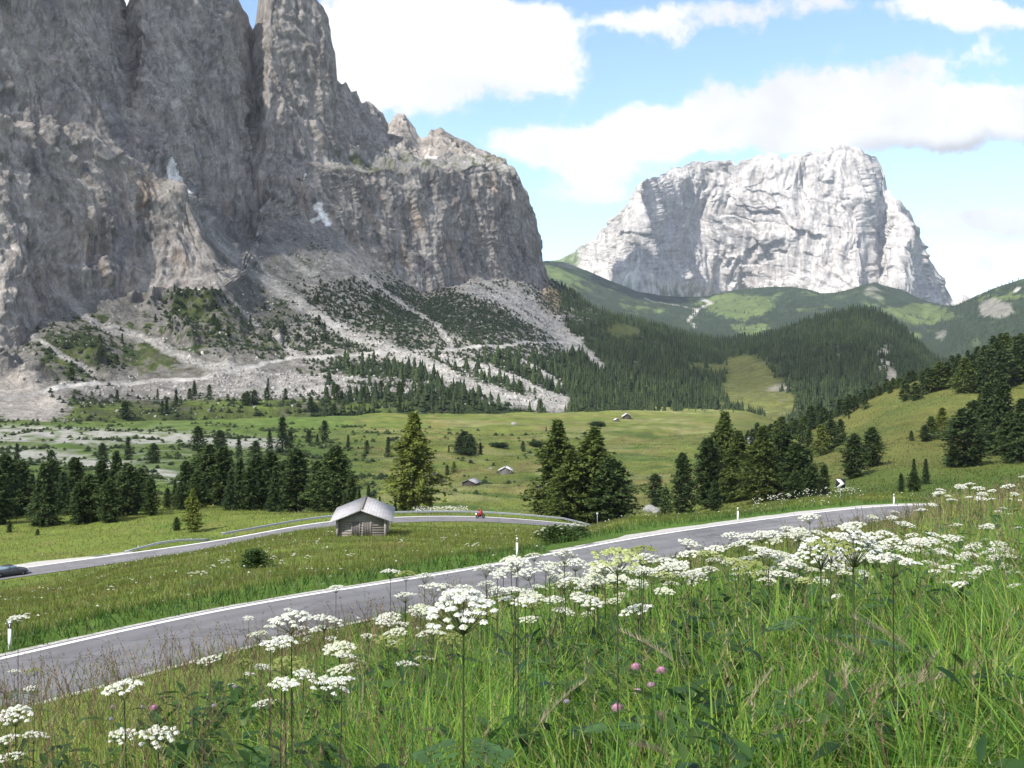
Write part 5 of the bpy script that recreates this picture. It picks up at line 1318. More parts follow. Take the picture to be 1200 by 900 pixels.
# ------------------------------------------------------------------ grass
def blade_mesh(X, Y, Z, h, w, lean, az, curl, cols, segs=3):
    n = len(X)
    ts = np.linspace(0, 1, segs + 1)
    d = np.stack([np.cos(az), np.sin(az)], -1); fa = az + np.pi / 2 + RNG.normal(0, .8, n)
    sd_ = np.stack([np.cos(fa), np.sin(fa)], -1)
    vs = []
    for k, t in enumerate(ts):
        r = h * (lean * t + curl * t * t)
        zz = h * t * np.sqrt(np.maximum(.15, 1 - (lean + curl * t) ** 2 * .55))
        c = np.stack([X + d[:, 0] * r, Y + d[:, 1] * r, Z + zz], -1)
        if k < segs:
            ww = w * (1 - .55 * t ** 1.5) * .5
            o = np.c_[sd_ * ww[:, None], np.zeros(n)]
            vs += [c - o, c + o]
        else: vs.append(c)
    V = np.stack(vs, 1); m = V.shape[1]
    b = (np.arange(n) * m)[:, None]
    q = np.concatenate([b + np.array([[2 * k, 2 * k + 1, 2 * k + 3, 2 * k + 2]]) for k in range(segs - 1)]) if segs > 1 else np.zeros((0, 4), int)
    tr = b + np.array([[2 * segs - 2, 2 * segs - 1, 2 * segs]])
    return V.reshape(-1, 3), q, tr, np.repeat(cols, m, 0), m
class Merge:
    def __init__(s): s.v = []; s.q = []; s.t = []; s.c = []; s.n = 0
    def add(s, v, q, t, c, m=None):
        s.v.append(v); s.c.append(c)
        if len(q): s.q.append(q + s.n)
        if len(t): s.t.append(t + s.n)
        s.n += len(v)
    def me(s, name, mat):
        f = ([np.concatenate(s.q)] if s.q else []) + ([np.concatenate(s.t)] if s.t else [])
        return mesh_data(name, np.concatenate(s.v), f, mat, False, np.concatenate(s.c))
def sample(n, u0, u1, y0, y1, p=2.0, seed=0):
    r = np.random.default_rng(seed)
    u = r.uniform(u0, u1, n); Y = (y0 ** p + (y1 ** p - y0 ** p) * r.uniform(0, 1, n)) ** (1 / p)
    return (u - UC) / F * Y, Y, u
def mixcol(n, table, wts, seed, jit=.22):
    r = np.random.default_rng(seed)
    i = r.choice(len(table), n, p=np.array(wts) / sum(wts)) if np.ndim(wts) == 1 else (np.cumsum(wts / wts.sum(1, keepdims=True), 1) > r.uniform(0, 1, n)[:, None]).argmax(1)
    return np.array(table)[i] * r.uniform(1 - jit, 1 + jit, (n, 1))
GT = [(.150, .285, .042), (.235, .365, .058), (.115, .240, .056), (.325, .365, .088), (.275, .245, .100), (.068, .155, .032)]
def lushness(X, Y, u):
    """1 where the sward is deep green, 0 where it is thin, dry and reddish"""
    k = smooth(u, 120, 520) * (1 - .55 * smooth(u, 900, 1050) * smooth(Y, 7, 12)) * (1 - .65 * smooth(Y, 9, 20))
    return np.clip(k + .45 * fbm(X / 1.3, Y / 1.8, 0, 3, 601), 0, 1)
GR = Merge()
for n, u0, u1, y0, y1, h0, h1, w0, w1, segs, p, sdd in ((40000, -250, 1450, 1.6, 8, .18, .42, .008, .018, 5, 1.4, 4), (62000, -250, 1450, 1.6, 7, .24, .56, .005, .0115, 4, 1.5, 1), (62000, -150, 1350, 7, 17, .26, .60, .007, .013, 3, 1.6, 2), (60000, -120, 1330, 17, 62, .28, .55, .016, .034, 2, 1.3, 3), (9000, 1330, 1800, 14, 60, .28, .55, .02, .04, 2, 1.3, 5)):
    X, Y, u = sample(n, u0, u1, y0, y1, p, 610 + sdd)
    d, _ = poly_dist(X, Y, offset(UP, ROAD_W / 2)[::3])
    ok = d > ROAD_W / 2 + .12
    far_side = (Y > np.interp(X, offset(UP, 3)[:, 0], offset(UP, 3)[:, 1]))
    ok &= ~far_side
    X, Y, u = X[ok], Y[ok], u[ok]; n = len(X)
    lu = lushness(X, Y, u)
    wts = np.stack([.36 * lu + .10, .24 * lu + .14, .20 * lu + .02, .12 + .22 * (1 - lu), .015 + .13 * (1 - lu), .14 * lu + .02], 1)
    c = mixcol(n, GT, wts, 620 + sdd)
    tuft = .75 + .45 * np.clip(fbm(X / .5, Y / .5, 0, 2, 631) + .3, 0, 1)
    h = RNG.uniform(h0, h1, n) * tuft * (.80 + .25 * lu) * np.where(Y > 17, 1.0, .9 + .2 * lu)
    az = RNG.uniform(0, 6.28, n) * .55 + 6.28 * pn(X / .8, Y / .8, 0, 641) + RNG.normal(0, .5, n)
    Z = H(X, Y)
    GR.add(*blade_mesh(X, Y, Z - .02, h, RNG.uniform(w0, w1, n), RNG.uniform(.02, .46, n), az, RNG.uniform(.0, 1.15, n) ** 1.2, c, segs))
# the same sward to either side of the view
X = RNG.uniform(-10, 17, 110000); Y = 22 * RNG.uniform(0, 1, 110000) ** 1.25 + .25; u = UC + X / Y * F
ok = ((u < -150) | (u > 1350)) & (np.abs(X) < Y * 1.5 + 5) & (poly_dist(X, Y, offset(UP, ROAD_W / 2)[::3])[0] > ROAD_W / 2 + .2)
ok &= ~((Y < 2.2) & (np.abs(X) < 1.3))
X, Y, u = X[ok], Y[ok], u[ok]; n = len(X); lu = .75 + .25 * np.sin(X)
GR.add(*blade_mesh(X, Y, H(X, Y) - .02, RNG.uniform(.26, .56, n), RNG.uniform(.007, .014, n), RNG.uniform(.02, .38, n), RNG.uniform(0, 6.28, n), RNG.uniform(0, .7, n), mixcol(n, GT, [.4, .25, .2, .12, .04, .14], 645), 3))
# seed stalks standing above the sward, thin and reddish or straw coloured
for n, u0, u1, y0, y1, cc, hh, sdd in ((1500, -150, 560, 3.5, 13, [(.18, .105, .075), (.25, .20, .10), (.14, .15, .05)], (.5, .85), 1), (700, 560, 1350, 2.4, 9, [(.30, .26, .13), (.20, .20, .07), (.18, .12, .07)], (.42, .70), 2), (1700, 700, 1330, 10, 40, [(.20, .16, .09), (.26, .21, .11), (.17, .16, .06)], (.5, .8), 3)):
    X, Y, u = sample(n, u0, u1, y0, y1, 1.4, 650 + sdd)
    d, _ = poly_dist(X, Y, offset(UP, ROAD_W / 2)[::3]); ok = d > ROAD_W / 2 + .3
    X, Y = X[ok], Y[ok]; n = len(X); Z = H(X, Y)
    h = RNG.uniform(*hh, n); az = RNG.uniform(0, 6.28, n); le = RNG.uniform(.02, .25, n); cu_ = RNG.uniform(0, .35, n)
    c = mixcol(n, cc, np.ones(len(cc)), 660 + sdd)
    GR.add(*blade_mesh(X, Y, Z, h, np.full(n, .0028) * np.maximum(1, Y / 5), le, az, cu_, c, 4))
    tr_ = h * (le + cu_); top = np.stack([X + np.cos(az) * tr_, Y + np.sin(az) * tr_, Z + h * np.sqrt(np.maximum(.15, 1 - (le + cu_) ** 2 * .55))], -1)
    base_ = np.stack([X + np.cos(az) * h * .78 * (le + cu_ * .78), Y + np.sin(az) * h * .78 * (le + cu_ * .78), Z + h * .78], -1)
    ns = 7
    for k in range(ns):                                        # spikelets up the last fifth of each stalk
        f = k / (ns - 1); q = base_ * (1 - f) + top * f
        GR.add(*blade_mesh(q[:, 0], q[:, 1], q[:, 2], np.full(n, .034) * (1.1 - .5 * f), np.full(n, .006) * np.maximum(1, Y / 6), np.full(n, .5), az + RNG.uniform(-1.5, 1.5, n), np.full(n, .1), c * 1.15, 1))
# the plumes of bent straw grass low in the near meadow
r_ = random.Random(17)
for (u, Y) in [(845, 3.0), (880, 2.9), (815, 3.2), (935, 3.0), (965, 3.2), (905, 3.4), (1010, 3.0), (860, 3.5), (780, 3.3), (545, 3.6), (575, 3.4), (1045, 3.1), (990, 2.7), (830, 2.8), (1080, 3.4), (925, 2.8), (1150, 3.0), (1185, 2.8)]:
    Y += 1.15 + r_.uniform(-.2, .5); X0 = (u - UC) / F * Y; Z0 = float(H(X0, Y)) + .10; a = r_.uniform(-1.2, 1.4) + (math.pi if r_.random() < .25 else 0); h = r_.uniform(.40, .58)
    n = 60; f = np.linspace(0, 1, n)
    le, cu_ = .25, .60
    def arc(t): return np.stack([X0 + math.cos(a) * h * (le * t + cu_ * t * t), Y + math.sin(a) * h * (le * t + cu_ * t * t), Z0 + h * t * np.sqrt(np.maximum(.15, 1 - (le + cu_ * t) ** 2 * .55))], -1)
    one = np.array([0.0])
    GR.add(*blade_mesh(one + X0, one + Y, one + Z0, one + h, one + .003, one + le, one + a, one + cu_, np.array([(.24, .19, .10)]), 6))
    q = arc(.68 + .34 * f)
    GR.add(*blade_mesh(q[:, 0], q[:, 1], q[:, 2], .045 * (1.2 - .6 * f) * RNG.uniform(.7, 1.2, n), np.full(n, .0042), np.full(n, .8), a + RNG.uniform(-1.0, 1.0, n), np.full(n, -.1), mixcol(n, [(.44, .38, .24), (.36, .31, .19), (.36, .29, .20)], [1, 1, 1], 671), 1))
stuff('meadow_grass', GR.me('meadow_grass', M_GRASS))
# rougher grass and flower heads over the meadows farther off
GM = Merge()
for n, u0, u1, y0, y1, p, h0, h1, w0, w1, sdd in ((120000, -120, 1320, 42, 135, 1.3, .22, .5, .035, .07, 1), (70000, -120, 1320, 120, 245, 1.2, .25, .5, .07, .13, 2), (110000, -80, 1280, 240, 760, 1.3, .3, .75, .16, .42, 3)):
    X, Y, u = sample(n, u0, u1, y0, y1, p, 680 + sdd)
    d1, _ = poly_dist(X, Y, offset(UP, ROAD_W / 2)[::3]); d2, _ = poly_dist(X, Y, offset(LOW, LOW_W / 2)[::3])
    side = np.interp(X, offset(UP, 3)[:, 0], offset(UP, 3)[:, 1])
    ok = (d1 > ROAD_W / 2 + .25) & (d2 > LOW_W / 2 + .6) & (Y > side - 12)
    gv1 = (u > 640) & (d1 < ROAD_W / 2 + 1.9) & (Y > side); gv2 = (u < 160) & (d2 < LOW_W / 2 + 2.9) & (Y > 140)
    ok &= ~gv1 & ~gv2
    X, Y, u = X[ok], Y[ok], u[ok]; n = len(X)
    i = np.clip(np.searchsorted(GY, Y), 0, len(GY) - 1); j = np.clip(np.searchsorted(GU, u), 0, len(GU) - 1)
    c = gc[i, j] * RNG.uniform(.75, 1.35, (n, 1)) * np.array((1.05, 1.05, .95))
    dry = RNG.uniform(0, 1, n) < .09 + .22 * smooth(fbm(X / 6, Y / 9, 0, 3, 691), .0, .4)
    c[dry] = mixcol(int(dry.sum()), [(.22, .17, .075), (.20, .13, .08), (.26, .22, .12)], [1, 1, 1], 693)
    ver = (d1[ok] < ROAD_W / 2 + 3.5) & (Y < 130)
    c[ver] = mixcol(int(ver.sum()), [(.045, .105, .018), (.07, .13, .025), (.03, .075, .015), (.15, .14, .05)], [3, 3, 2, 1], 694)
    h = RNG.uniform(h0, h1, n) * np.where(ver, 1.25, 1.0)
    if sdd == 3:
        bedk = bed[i, j] + wash[i, j] > .25; keep = ~bedk; X, Y, u, c, h, ver = X[keep], Y[keep], u[keep], c[keep], h[keep], ver[keep]; n = len(X)
    GM.add(*blade_mesh(X, Y, H(X, Y) - .04, h, RNG.uniform(w0, w1, n), RNG.uniform(0, .4, n), RNG.uniform(0, 6.28, n), RNG.uniform(0, .5, n), c, 1))
    if sdd == 3: h = h * (.6 + Y / 900)
    m = int(n * (.010 if sdd < 3 else .002))
    k = RNG.choice(n, m, replace=False); k = k[fbm(X[k] / 8, Y[k] / 10, 0, 2, 697) > -.05]
    m = len(k)
    GM.add(*blade_mesh(X[k], Y[k], H(X[k], Y[k]) + h[k] * .8, np.full(m, .09), np.full(m, .16 if sdd == 1 else .2), np.full(m, 1.0), RNG.uniform(0, 6.28, m), np.zeros(m), np.tile((.72, .72, .66), (m, 1)) * RNG.uniform(.7, 1.1, (m, 1)), 1))
stuff('distant_meadow_grass', GM.me('distant_meadow_grass', M_GRASS))
# broad leaves low in the sward
LV_ = Merge()
def leaves(X, Y, Z, L, wd, az, tilt, cols):
    n = len(X); d = np.stack([np.cos(az) * np.cos(tilt), np.sin(az) * np.cos(tilt), np.sin(tilt)], -1); s = np.stack([-np.sin(az), np.cos(az), RNG.normal(0, .25, n)], -1)
    b = np.stack([X, Y, Z], -1); L = L[:, None]; wd = wd[:, None]; dn = np.array((0, 0, 1.0))
    V = np.stack([b, b + d * L * .35 - s * wd * .5 + dn * L * .05, b + d * L * .4 - dn * L * .02, b + d * L * .35 + s * wd * .5 + dn * L * .05, b + d * L * .75 - s * wd * .32 - dn * L * .04, b + d * L * .78 - dn * L * .09, b + d * L * .75 + s * wd * .32 - dn * L * .04, b + d * L - dn * L * .16], 1)
    o = (np.arange(n) * 8)[:, None]
    q = np.concatenate([o + np.array([[1, 2, 5, 4]]), o + np.array([[2, 3, 6, 5]])]); t = np.concatenate([o + np.array([x]) for x in ([0, 2, 1], [0, 3, 2], [4, 5, 7], [5, 6, 7])])
    LV_.add(V.reshape(-1, 3), q, t, np.repeat(cols, 8, 0))
for n, u0, u1, y0, y1, sdd in ((5200, 180, 860, 2.6, 8, 1), (2400, 800, 1300, 2.8, 9, 2), (1500, -150, 300, 3, 8, 3), (2200, 560, 1250, 6, 14, 4)):
    X, Y, u = sample(n, u0, u1, y0, y1, 1.5, 700 + sdd)
    ok = fbm(X / .55, Y / .55, 0, 3, 711) > .02
    X, Y = X[ok], Y[ok]; n = len(X)
    LV_ and leaves(X, Y, H(X, Y) + RNG.uniform(.06, .42, n), RNG.uniform(.06, .17, n), RNG.uniform(.025, .06, n), RNG.uniform(0, 6.28, n), RNG.uniform(-.3, .9, n), mixcol(n, [(.035, .085, .028), (.055, .115, .030), (.080, .140, .035)], [3, 3, 1], 720 + sdd))
stuff('meadow_herbs', LV_.me('meadow_herbs', M_GRASS))

# ------------------------------------------------------------------ umbel flowers
def umbel_mesh(D, dome, nu_, nf, petal, seed, name='umbel', loose=1.0):
    r = np.random.default_rng(seed)
    k = np.arange(nu_); rho = np.sqrt((k + .5) / nu_) * D / 2; a = k * 2.39996 + r.uniform(-.25, .25, nu_)
    cz = D * dome * (1 - (rho / (D / 2)) ** 2) + r.normal(0, D * .018, nu_)
    C = np.stack([np.cos(a) * rho, np.sin(a) * rho, cz + D * .30], -1)
    C[:, :2] += r.normal(0, D * .02, (nu_, 2))
    mg = Merge()
    ru = D * .5 / math.sqrt(nu_) * .92 * loose
    # floret heads
    j = np.arange(nf); fr = np.sqrt((j + .5) / nf); fa = j * 2.39996
    loc = np.stack([np.cos(fa) * fr, np.sin(fa) * fr, .55 * (1 - fr ** 2)], -1)                # unit dome
    nrm = np.stack([np.cos(fa) * fr * .9, np.sin(fa) * fr * .9, np.ones(nf)], -1); nrm /= np.linalg.norm(nrm, axis=1)[:, None]
    sz = r.uniform(.85, 1.15, (nu_, 1, 1)) * ru
    p = C[:, None, :] + loc[None] * sz * r.uniform(.85, 1.1, (nu_, nf, 1))
    nn = nrm[None] + r.normal(0, .28, (nu_, nf, 3)); nn /= np.linalg.norm(nn, axis=-1)[..., None]
    t1 = np.cross(nn, np.array((.3, .9, .1))); t1 /= np.linalg.norm(t1, axis=-1)[..., None]; t2 = np.cross(nn, t1)
    h = ru * 1.05 / math.sqrt(nf) * r.uniform(.8, 1.25, (nu_, nf, 1)) * 1.35
    ph = r.uniform(0, 6.28, (nu_, nf, 1))
    V = []
    for q in range(5):                                                                         # five-petalled florets
        w = ph + q * 2 * math.pi / 5; V.append(p + (t1 * np.cos(w) + t2 * np.sin(w)) * h - nn * h * .15)
    V = np.stack(V, 2).reshape(-1, 3); n5 = nu_ * nf
    cc = np.asarray(petal) * r.uniform(.86, 1.06, (n5, 1)); gr = r.uniform(0, 1, n5) < .10; cc[gr] = cc[gr] * np.array((.72, .80, .48))
    f5 = np.arange(n5 * 5).reshape(n5, 5)
    # rays: main rays and a ruff of short ones beneath each head
    RV, RF = [], []; o = n5 * 5
    def ray(A, B, w):
        nonlocal o
        d = B - A; s1 = np.cross(d, (0.3, 0.2, 1.0)); s1 /= np.linalg.norm(s1, axis=1)[:, None] + 1e-9; s2 = np.cross(d, s1); s2 /= np.linalg.norm(s2, axis=1)[:, None] + 1e-9
        m = len(A)
        vs = np.stack([A + s1 * w, A - s1 * w * .5 + s2 * w * .87, A - s1 * w * .5 - s2 * w * .87, B + s1 * w, B - s1 * w * .5 + s2 * w * .87, B - s1 * w * .5 - s2 * w * .87], 1)
        RV.append(vs.reshape(-1, 3)); b = o + (np.arange(m) * 6)[:, None]
        RF.append(np.concatenate([b + np.array([[0, 1, 4, 3]]), b + np.array([[1, 2, 5, 4]]), b + np.array([[2, 0, 3, 5]])])); o += m * 6
    ray(np.zeros((nu_, 3)), C - np.array((0, 0, ru * .35)), D * .0042)
    kk = min(nf, 7); sel = np.linspace(0, nf - 1, kk).astype(int)
    ray(np.repeat(C - np.array((0, 0, ru * .38)), kk, 0), p[:, sel].reshape(-1, 3) - np.array((0, 0, .002)), D * .0026)
    RV = np.concatenate(RV); RC = np.tile((.13, .17, .06), (len(RV), 1))
    return mesh_data(name, np.concatenate([V, RV]), [f5, np.concatenate(RF)], M_PETAL, False, np.concatenate([np.repeat(cc, 5, 0), RC]))
WHITE, CREAM, LIME, OLIVE = (.79, .785, .70), (.72, .73, .58), (.50, .54, .24), (.30, .34, .11)
UMB = {'flat': umbel_mesh(.19, .13, 28, 30, WHITE, 1, loose=.88), 'dome': umbel_mesh(.17, .24, 30, 30, WHITE, 2, loose=.88), 'loose': umbel_mesh(.20, .12, 20, 26, WHITE, 3, loose=.85), 'cream': umbel_mesh(.17, .14, 26, 26, CREAM, 4),
       'lime': umbel_mesh(.19, .18, 28, 22, LIME, 5, loose=.95), 'olive': umbel_mesh(.17, .20, 24, 18, OLIVE, 6, loose=.9), 'small': umbel_mesh(.10, .14, 16, 20, WHITE, 7), 'big': umbel_mesh(.235, .34, 70, 34, (.80, .80, .745), 8, loose=1.1)}
def tilt_copy(me_key): return UMB[me_key]
STEMC = (.060, .085, .030); STEMD = (.045, .040, .030)
def stem_mesh(paths, c):
    g = Geo()
    for pts, r0, r1 in paths: g.tube(pts, np.linspace(r0, r1, len(pts)), 6, False)
    n = sum(len(v) for v in g.v)
    return g.me('stem', M_STEM, True, np.tile(c, (n, 1)))
def leaf_mesh(seed):
    """a twice-divided sheath leaf"""
    r = np.random.default_rng(seed); mg = Merge(); L = .26
    t = np.repeat(np.linspace(.25, 1, 7), 2); s = np.tile((-1, 1), 7)
    bx_ = t * L; bz_ = .10 * t - .16 * t * t
    for q in range(3):
        f = (q + .4) / 3; ll = .10 * (1.25 - t) + .03
        X = bx_ + .35 * ll * f * 1.2; Y = s * ll * f * 1.3; Z = bz_ - .03 * f
        n = 14; az = s * (1.0 - .35 * q) ; ln = ll * .62; wd = ln * .55
        d = np.stack([np.cos(az), np.sin(az), np.full(n, -.15)], -1); sp = np.stack([-np.sin(az), np.cos(az), r.normal(0, .2, n)], -1); b = np.stack([X, Y, Z], -1)
        V = np.stack([b, b + d * ln[:, None] * .45 - sp * wd[:, None] * .5, b + d * ln[:, None], b + d * ln[:, None] * .45 + sp * wd[:, None] * .5], 1).reshape(-1, 3)
        mg.add(V, np.arange(n * 4).reshape(n, 4), [], np.repeat(np.tile((.045, .095, .028), (n, 1)) * r.uniform(.8, 1.25, (n, 1)), 4, 0))
    return mg.me('leaf', M_STEM)
LEAF = [leaf_mesh(1), leaf_mesh(2)]
PROTO = {}
def plant(key, heads, h, c=STEMD, nleaf=2, rs=.0042):
    """heads: list of (umbel kind, dx, dy, dz below the top, scale)"""
    t = thing('umbel_flower', 'x', 'wildflower', (0, 0, -500))
    paths = [([(0, 0, -.30), (.008, .004, h * .4), (heads[0][1], heads[0][2], h)], rs, rs * .62)]
    for (k, dx, dy, dz, s) in heads[1:]:
        z = h - dz; paths.append(([(.006, .003, max(.1, z - .30)), (dx * .55, dy * .55, z - .13), (dx, dy, z)], rs * .62, rs * .42))
    part('stem', stem_mesh(paths, c), t)
    for q, (k, dx, dy, dz, s) in enumerate(heads):
        o = part('umbel', UMB[k], t); o.location = (dx, dy, h - dz - .004); o.scale = (s, s, s)
        o.rotation_euler = (random.uniform(-.22, .12), random.uniform(-.2, .2), random.uniform(0, 6.28))
    for q in range(nleaf):
        o = part('foliage', LEAF[q % 2], t); o.location = (0, 0, h * (.22 + .2 * q)); o.rotation_euler = (0, 0, q * 2.6 + h * 9)
    PROTO[key] = (t, h, heads[0][4])
    return t
for i, h in enumerate((.55, .72, .88, 1.02)):
    plant(('flat', i), [('flat', .01, 0, 0, 1)], h); plant(('dome', i), [('dome', 0, .01, 0, 1)], h); plant(('loose', i), [('loose', .02, 0, 0, 1)], h)
    plant(('cream', i), [('cream', 0, 0, 0, 1)], h); plant(('lime', i), [('lime', 0, .02, 0, 1)], h, STEMC); plant(('olive', i), [('olive', 0, .02, 0, 1)], h, STEMC)
    plant(('big', i), [('big', 0, 0, 0, 1)], h, STEMC, 3, .006); plant(('small', i), [('small', 0, 0, 0, 1)], h, STEMD, 1, .0028)
    plant(('multi', i), [('flat', .02, 0, 0, .95), ('loose', .13, .05, .05, .75), ('cream', -.12, .04, .09, .7), ('small', .03, -.12, .10, .9)], h)
    plant(('spray', i), [('dome', .0, .02, 0, .85), ('flat', .15, -.03, .03, .8), ('flat', -.14, .05, .02, .8), ('lime', .05, .12, .08, .7), ('cream', -.06, -.12, .11, .75)], h, STEMC)
    plant(('twin', i), [('flat', .03, 0, 0, .9), ('small', -.09, .03, .06, 1.0)], h)
    plant(('flock', i), [('small', .0, 0, 0, 1.1), ('small', .12, .04, .03, .9), ('small', -.11, .05, .05, 1.0), ('small', .04, -.10, .08, .8)], h, STEMD, 1, .003)
USED = set(); NUMB = 0
def put_plant(kind, u, v, px, label, group=None, hpref=None, tries=None):
    """choose the distance at which a plant rooted on the ground carries its head at this bearing and height"""
    global NUMB
    Ys = np.linspace(2.3, 40, 400); X = (u - UC) / F * Ys; G = H(X, Ys); zt = (VH - v) / F * Ys
    best = None
    D0 = {'flat': .19, 'dome': .17, 'loose': .20, 'cream': .17, 'lime': .19, 'olive': .17, 'big': .235, 'small': .10, 'multi': .19, 'spray': .16, 'twin': .17, 'flock': .11}[kind]
    for i in range(4):
        t, h, s0 = PROTO[(kind, i)]
        s = (px * Ys / F) / D0
        need = zt - G
        err = np.abs(need - (h * s + .04 * s)) + .9 * np.abs(np.log(np.clip(s, .05, 20))) * .35
        err = np.where((s < .55) | (s > 1.7) | (need < .2), 9, err); k = int(np.argmin(err))
        if best is None or err[k] < best[0]: best = (err[k], i, k, s[k])
    e, i, k, s = best
    if e > 3:
        print('NOPLANT', kind, u, v, px); return None
    t, h, s0 = PROTO[(kind, i)]; Y = Ys[k]
    z = (VH - v) / F * Y - (h + .06) * s
    loc = ((u - UC) / F * Y, Y, min(z, float(G[k]) + .04)); rz = random.uniform(0, 6.28)
    NUMB += 1
    if (kind, i) not in USED:
        USED.add((kind, i)); t.location = loc; t.rotation_euler = (0, 0, rz); t.scale = (s, s, s); t['label'] = label
        if group: t['group'] = group
        return t
    return dup(t, loc, rz, (s, s, s), label, group)
EX = [('loose', 150, 805, 46, 'white umbel alone in the reddish grass at the near road edge'), ('loose', 147, 861, 32, 'smaller of two white umbels side by side low in the grass'), ('loose', 190, 861, 45, 'larger of two white umbels side by side low in the grass'),
      ('flat', 20, 836, 44, 'white umbel at the picture edge just below the road, beside a flatter one'), ('flat', 12, 888, 34, 'lowest white umbel at the edge of the meadow'), ('flat', 248, 773, 27, 'white twin umbel standing against the grey road above a pink clover'),
      ('flat', 312, 824, 26, 'flat white umbel low beside the olive seed umbel'), ('small', 343, 797, 21, 'little white umbel beneath the olive seed umbel'), ('loose', 385, 801, 46, 'broad loose white umbel above the broad dark leaves'), ('flat', 340, 725, 52, 'broad flat white umbel in front of the grey road, dark stem showing'),
      ('flat', 378, 726, 38, 'flat white umbel beside the broadest one in front of the road'), ('small', 291, 720, 12, 'tiny white umbel against the road'), ('small', 337, 711, 10, 'tiny white bud umbel above the broad flat one'), ('cream', 304, 742, 24, 'pale greenish umbel against the road'),
      ('flat', 457, 666, 22, 'white umbel overlapping the grass verge across the road'), ('flat', 393, 678, 20, 'small white umbel whose head crosses the far white line'), ('flat', 474, 698, 27, 'flat white umbel on a long dark stem in front of the road'), ('olive', 477, 672, 24, 'olive green seed umbel near the far white line'),
      ('dome', 498, 676, 22, 'domed white umbel beside the olive umbel at the far white line'), ('loose', 508, 690, 36, 'pale fading umbel behind the largest domed one'), ('loose', 540, 690, 28, 'loose white umbel behind the largest domed one'), ('big', 543, 722, 82, 'largest domed white umbel, rounded like a cushion'),
      ('cream', 505, 742, 34, 'creamy umbel tucked beside the largest domed one'), ('olive', 452, 752, 38, 'wide olive seed umbel below the long stemmed white one'), ('flat', 475, 779, 28, 'white flat umbel above the broad dark leaves, with a paler neighbour'), ('cream', 497, 771, 22, 'paler neighbour of the white umbel above the broad dark leaves'),
      ('olive', 332, 776, 40, 'olive green seed umbel held high on a thick stem'), ('cream', 398, 757, 38, 'creamy white umbel between the broad flat one and the olive one'), ('loose', 400, 770, 30, 'half open white umbel below the creamy one'), ('olive', 410, 778, 30, 'second olive seed umbel beside the half open white one'),
      ('loose', 748, 716, 40, 'loose white umbel standing lowest in front of the dense band'), ('flat', 658, 716, 26, 'small loose white umbel below the dense band beside a dark stem'), ('lime', 727, 653, 62, 'large yellow green umbel on a thick stem in front of the road'), ('olive', 752, 644, 34, 'olive umbel just behind the large yellow green one'),
      ('lime', 832, 652, 34, 'small yellow green umbel rising out of the dense white band'), ('flat', 688, 704, 36, 'bright flat white umbel at the lower edge of the dense band'), ('dome', 571, 667, 28, 'domed white umbel above its twin at the start of the dense band'), ('dome', 571, 685, 24, 'lower twin of the domed umbels at the start of the dense band'),
      ('dome', 605, 660, 36, 'tallest white umbels beneath the white roadside post'), ('flat', 950, 606, 24, 'high white umbel crossing the road, tallest of the bend group'), ('dome', 938, 624, 30, 'white umbel stepping up beside the tallest of the bend group'), ('flat', 1000, 616, 30, 'slanting white umbel above an olive one'), ('flat', 980, 628, 26, 'small white umbel above an olive one'),
      ('big', 1000, 648, 64, 'broad white table of umbels on one dark stem'), ('big', 962, 652, 56, 'broad white umbel beside the wide table shaped one'), ('flat', 1050, 658, 60, 'long slanting white umbel beyond the wide table shaped one'), ('loose', 1015, 678, 22, 'small white umbel hanging below the wide table shaped one'),
      ('flat', 876, 628, 22, 'isolated flat white umbel in front of the road bend'), ('flat', 899, 628, 10, 'tiny white umbel in front of the road bend'), ('loose', 966, 682, 18, 'little white umbel low among the tall leaves'), ('small', 982, 694, 14, 'lowest little white umbel among the tall leaves'),
      ('olive', 880, 665, 44, 'olive umbel in the middle of the dense band'), ('olive', 968, 640, 54, 'wide olive umbel behind the table shaped one'), ('flat', 20, 708, 24, 'white umbels standing clear on the far verge near the road edge'),
      ('flat', 38, 862, 30, 'second white umbel beside the lowest one at the edge of the meadow'), ('loose', 8, 868, 30, 'half hidden white umbel at the very edge of the meadow'), ('flat', 16, 787, 16, 'flat white umbel held over the road edge'), ('olive', 38, 786, 18, 'small olive umbel held over the road edge'), ('small', 36, 802, 13, 'tiny pale umbel at the road edge below the olive one'),
      ('flat', 405, 769, 22, 'single pale umbel low among the leaves'), ('cream', 428, 877, 20, 'cream flower head low in the leaves'), ('flat', 446, 897, 22, 'white umbel cut by the lower edge'), ('small', 272, 800, 10, 'tiny pink white head in the reddish grass'), ('small', 290, 786, 9, 'tiny pale lilac head in the reddish grass')]
for k, u, v, px, lab in EX:
    lab = lab.replace('at the picture edge just below', 'at the near edge just below').replace('cut by the lower edge', 'lowest of all in the leafy meadow')
    put_plant(k, u, v, px, lab)
R = random.Random(23)
GD, LD = 'umbels of the dense white band', 'white umbel in the dense band in front of the grey road'
def band(n, pts, dv, kinds, px, label, group):
    for i in range(n):
        u = pts[0][0] + (pts[-1][0] - pts[0][0]) * (i + R.random()) / n
        v = np.interp(u, [p[0] for p in pts], [p[1] for p in pts]) + R.uniform(-1, 1) * np.interp(u, [p[0] for p in pts], [p[2] for p in pts])
        put_plant(R.choice(kinds), u, v, R.uniform(*px), label, group)
band(24, [(575, 672, 20), (640, 672, 28), (700, 674, 28), (722, 684, 20)], 0, ['flat', 'dome', 'multi', 'loose', 'spray', 'small', 'olive', 'cream'], (18, 34), LD, GD)
band(34, [(690, 668, 22), (740, 664, 20), (800, 658, 22), (860, 650, 24), (930, 642, 26)], 0, ['flat', 'dome', 'multi', 'flat', 'spray', 'cream', 'flat'], (16, 34), LD, GD)
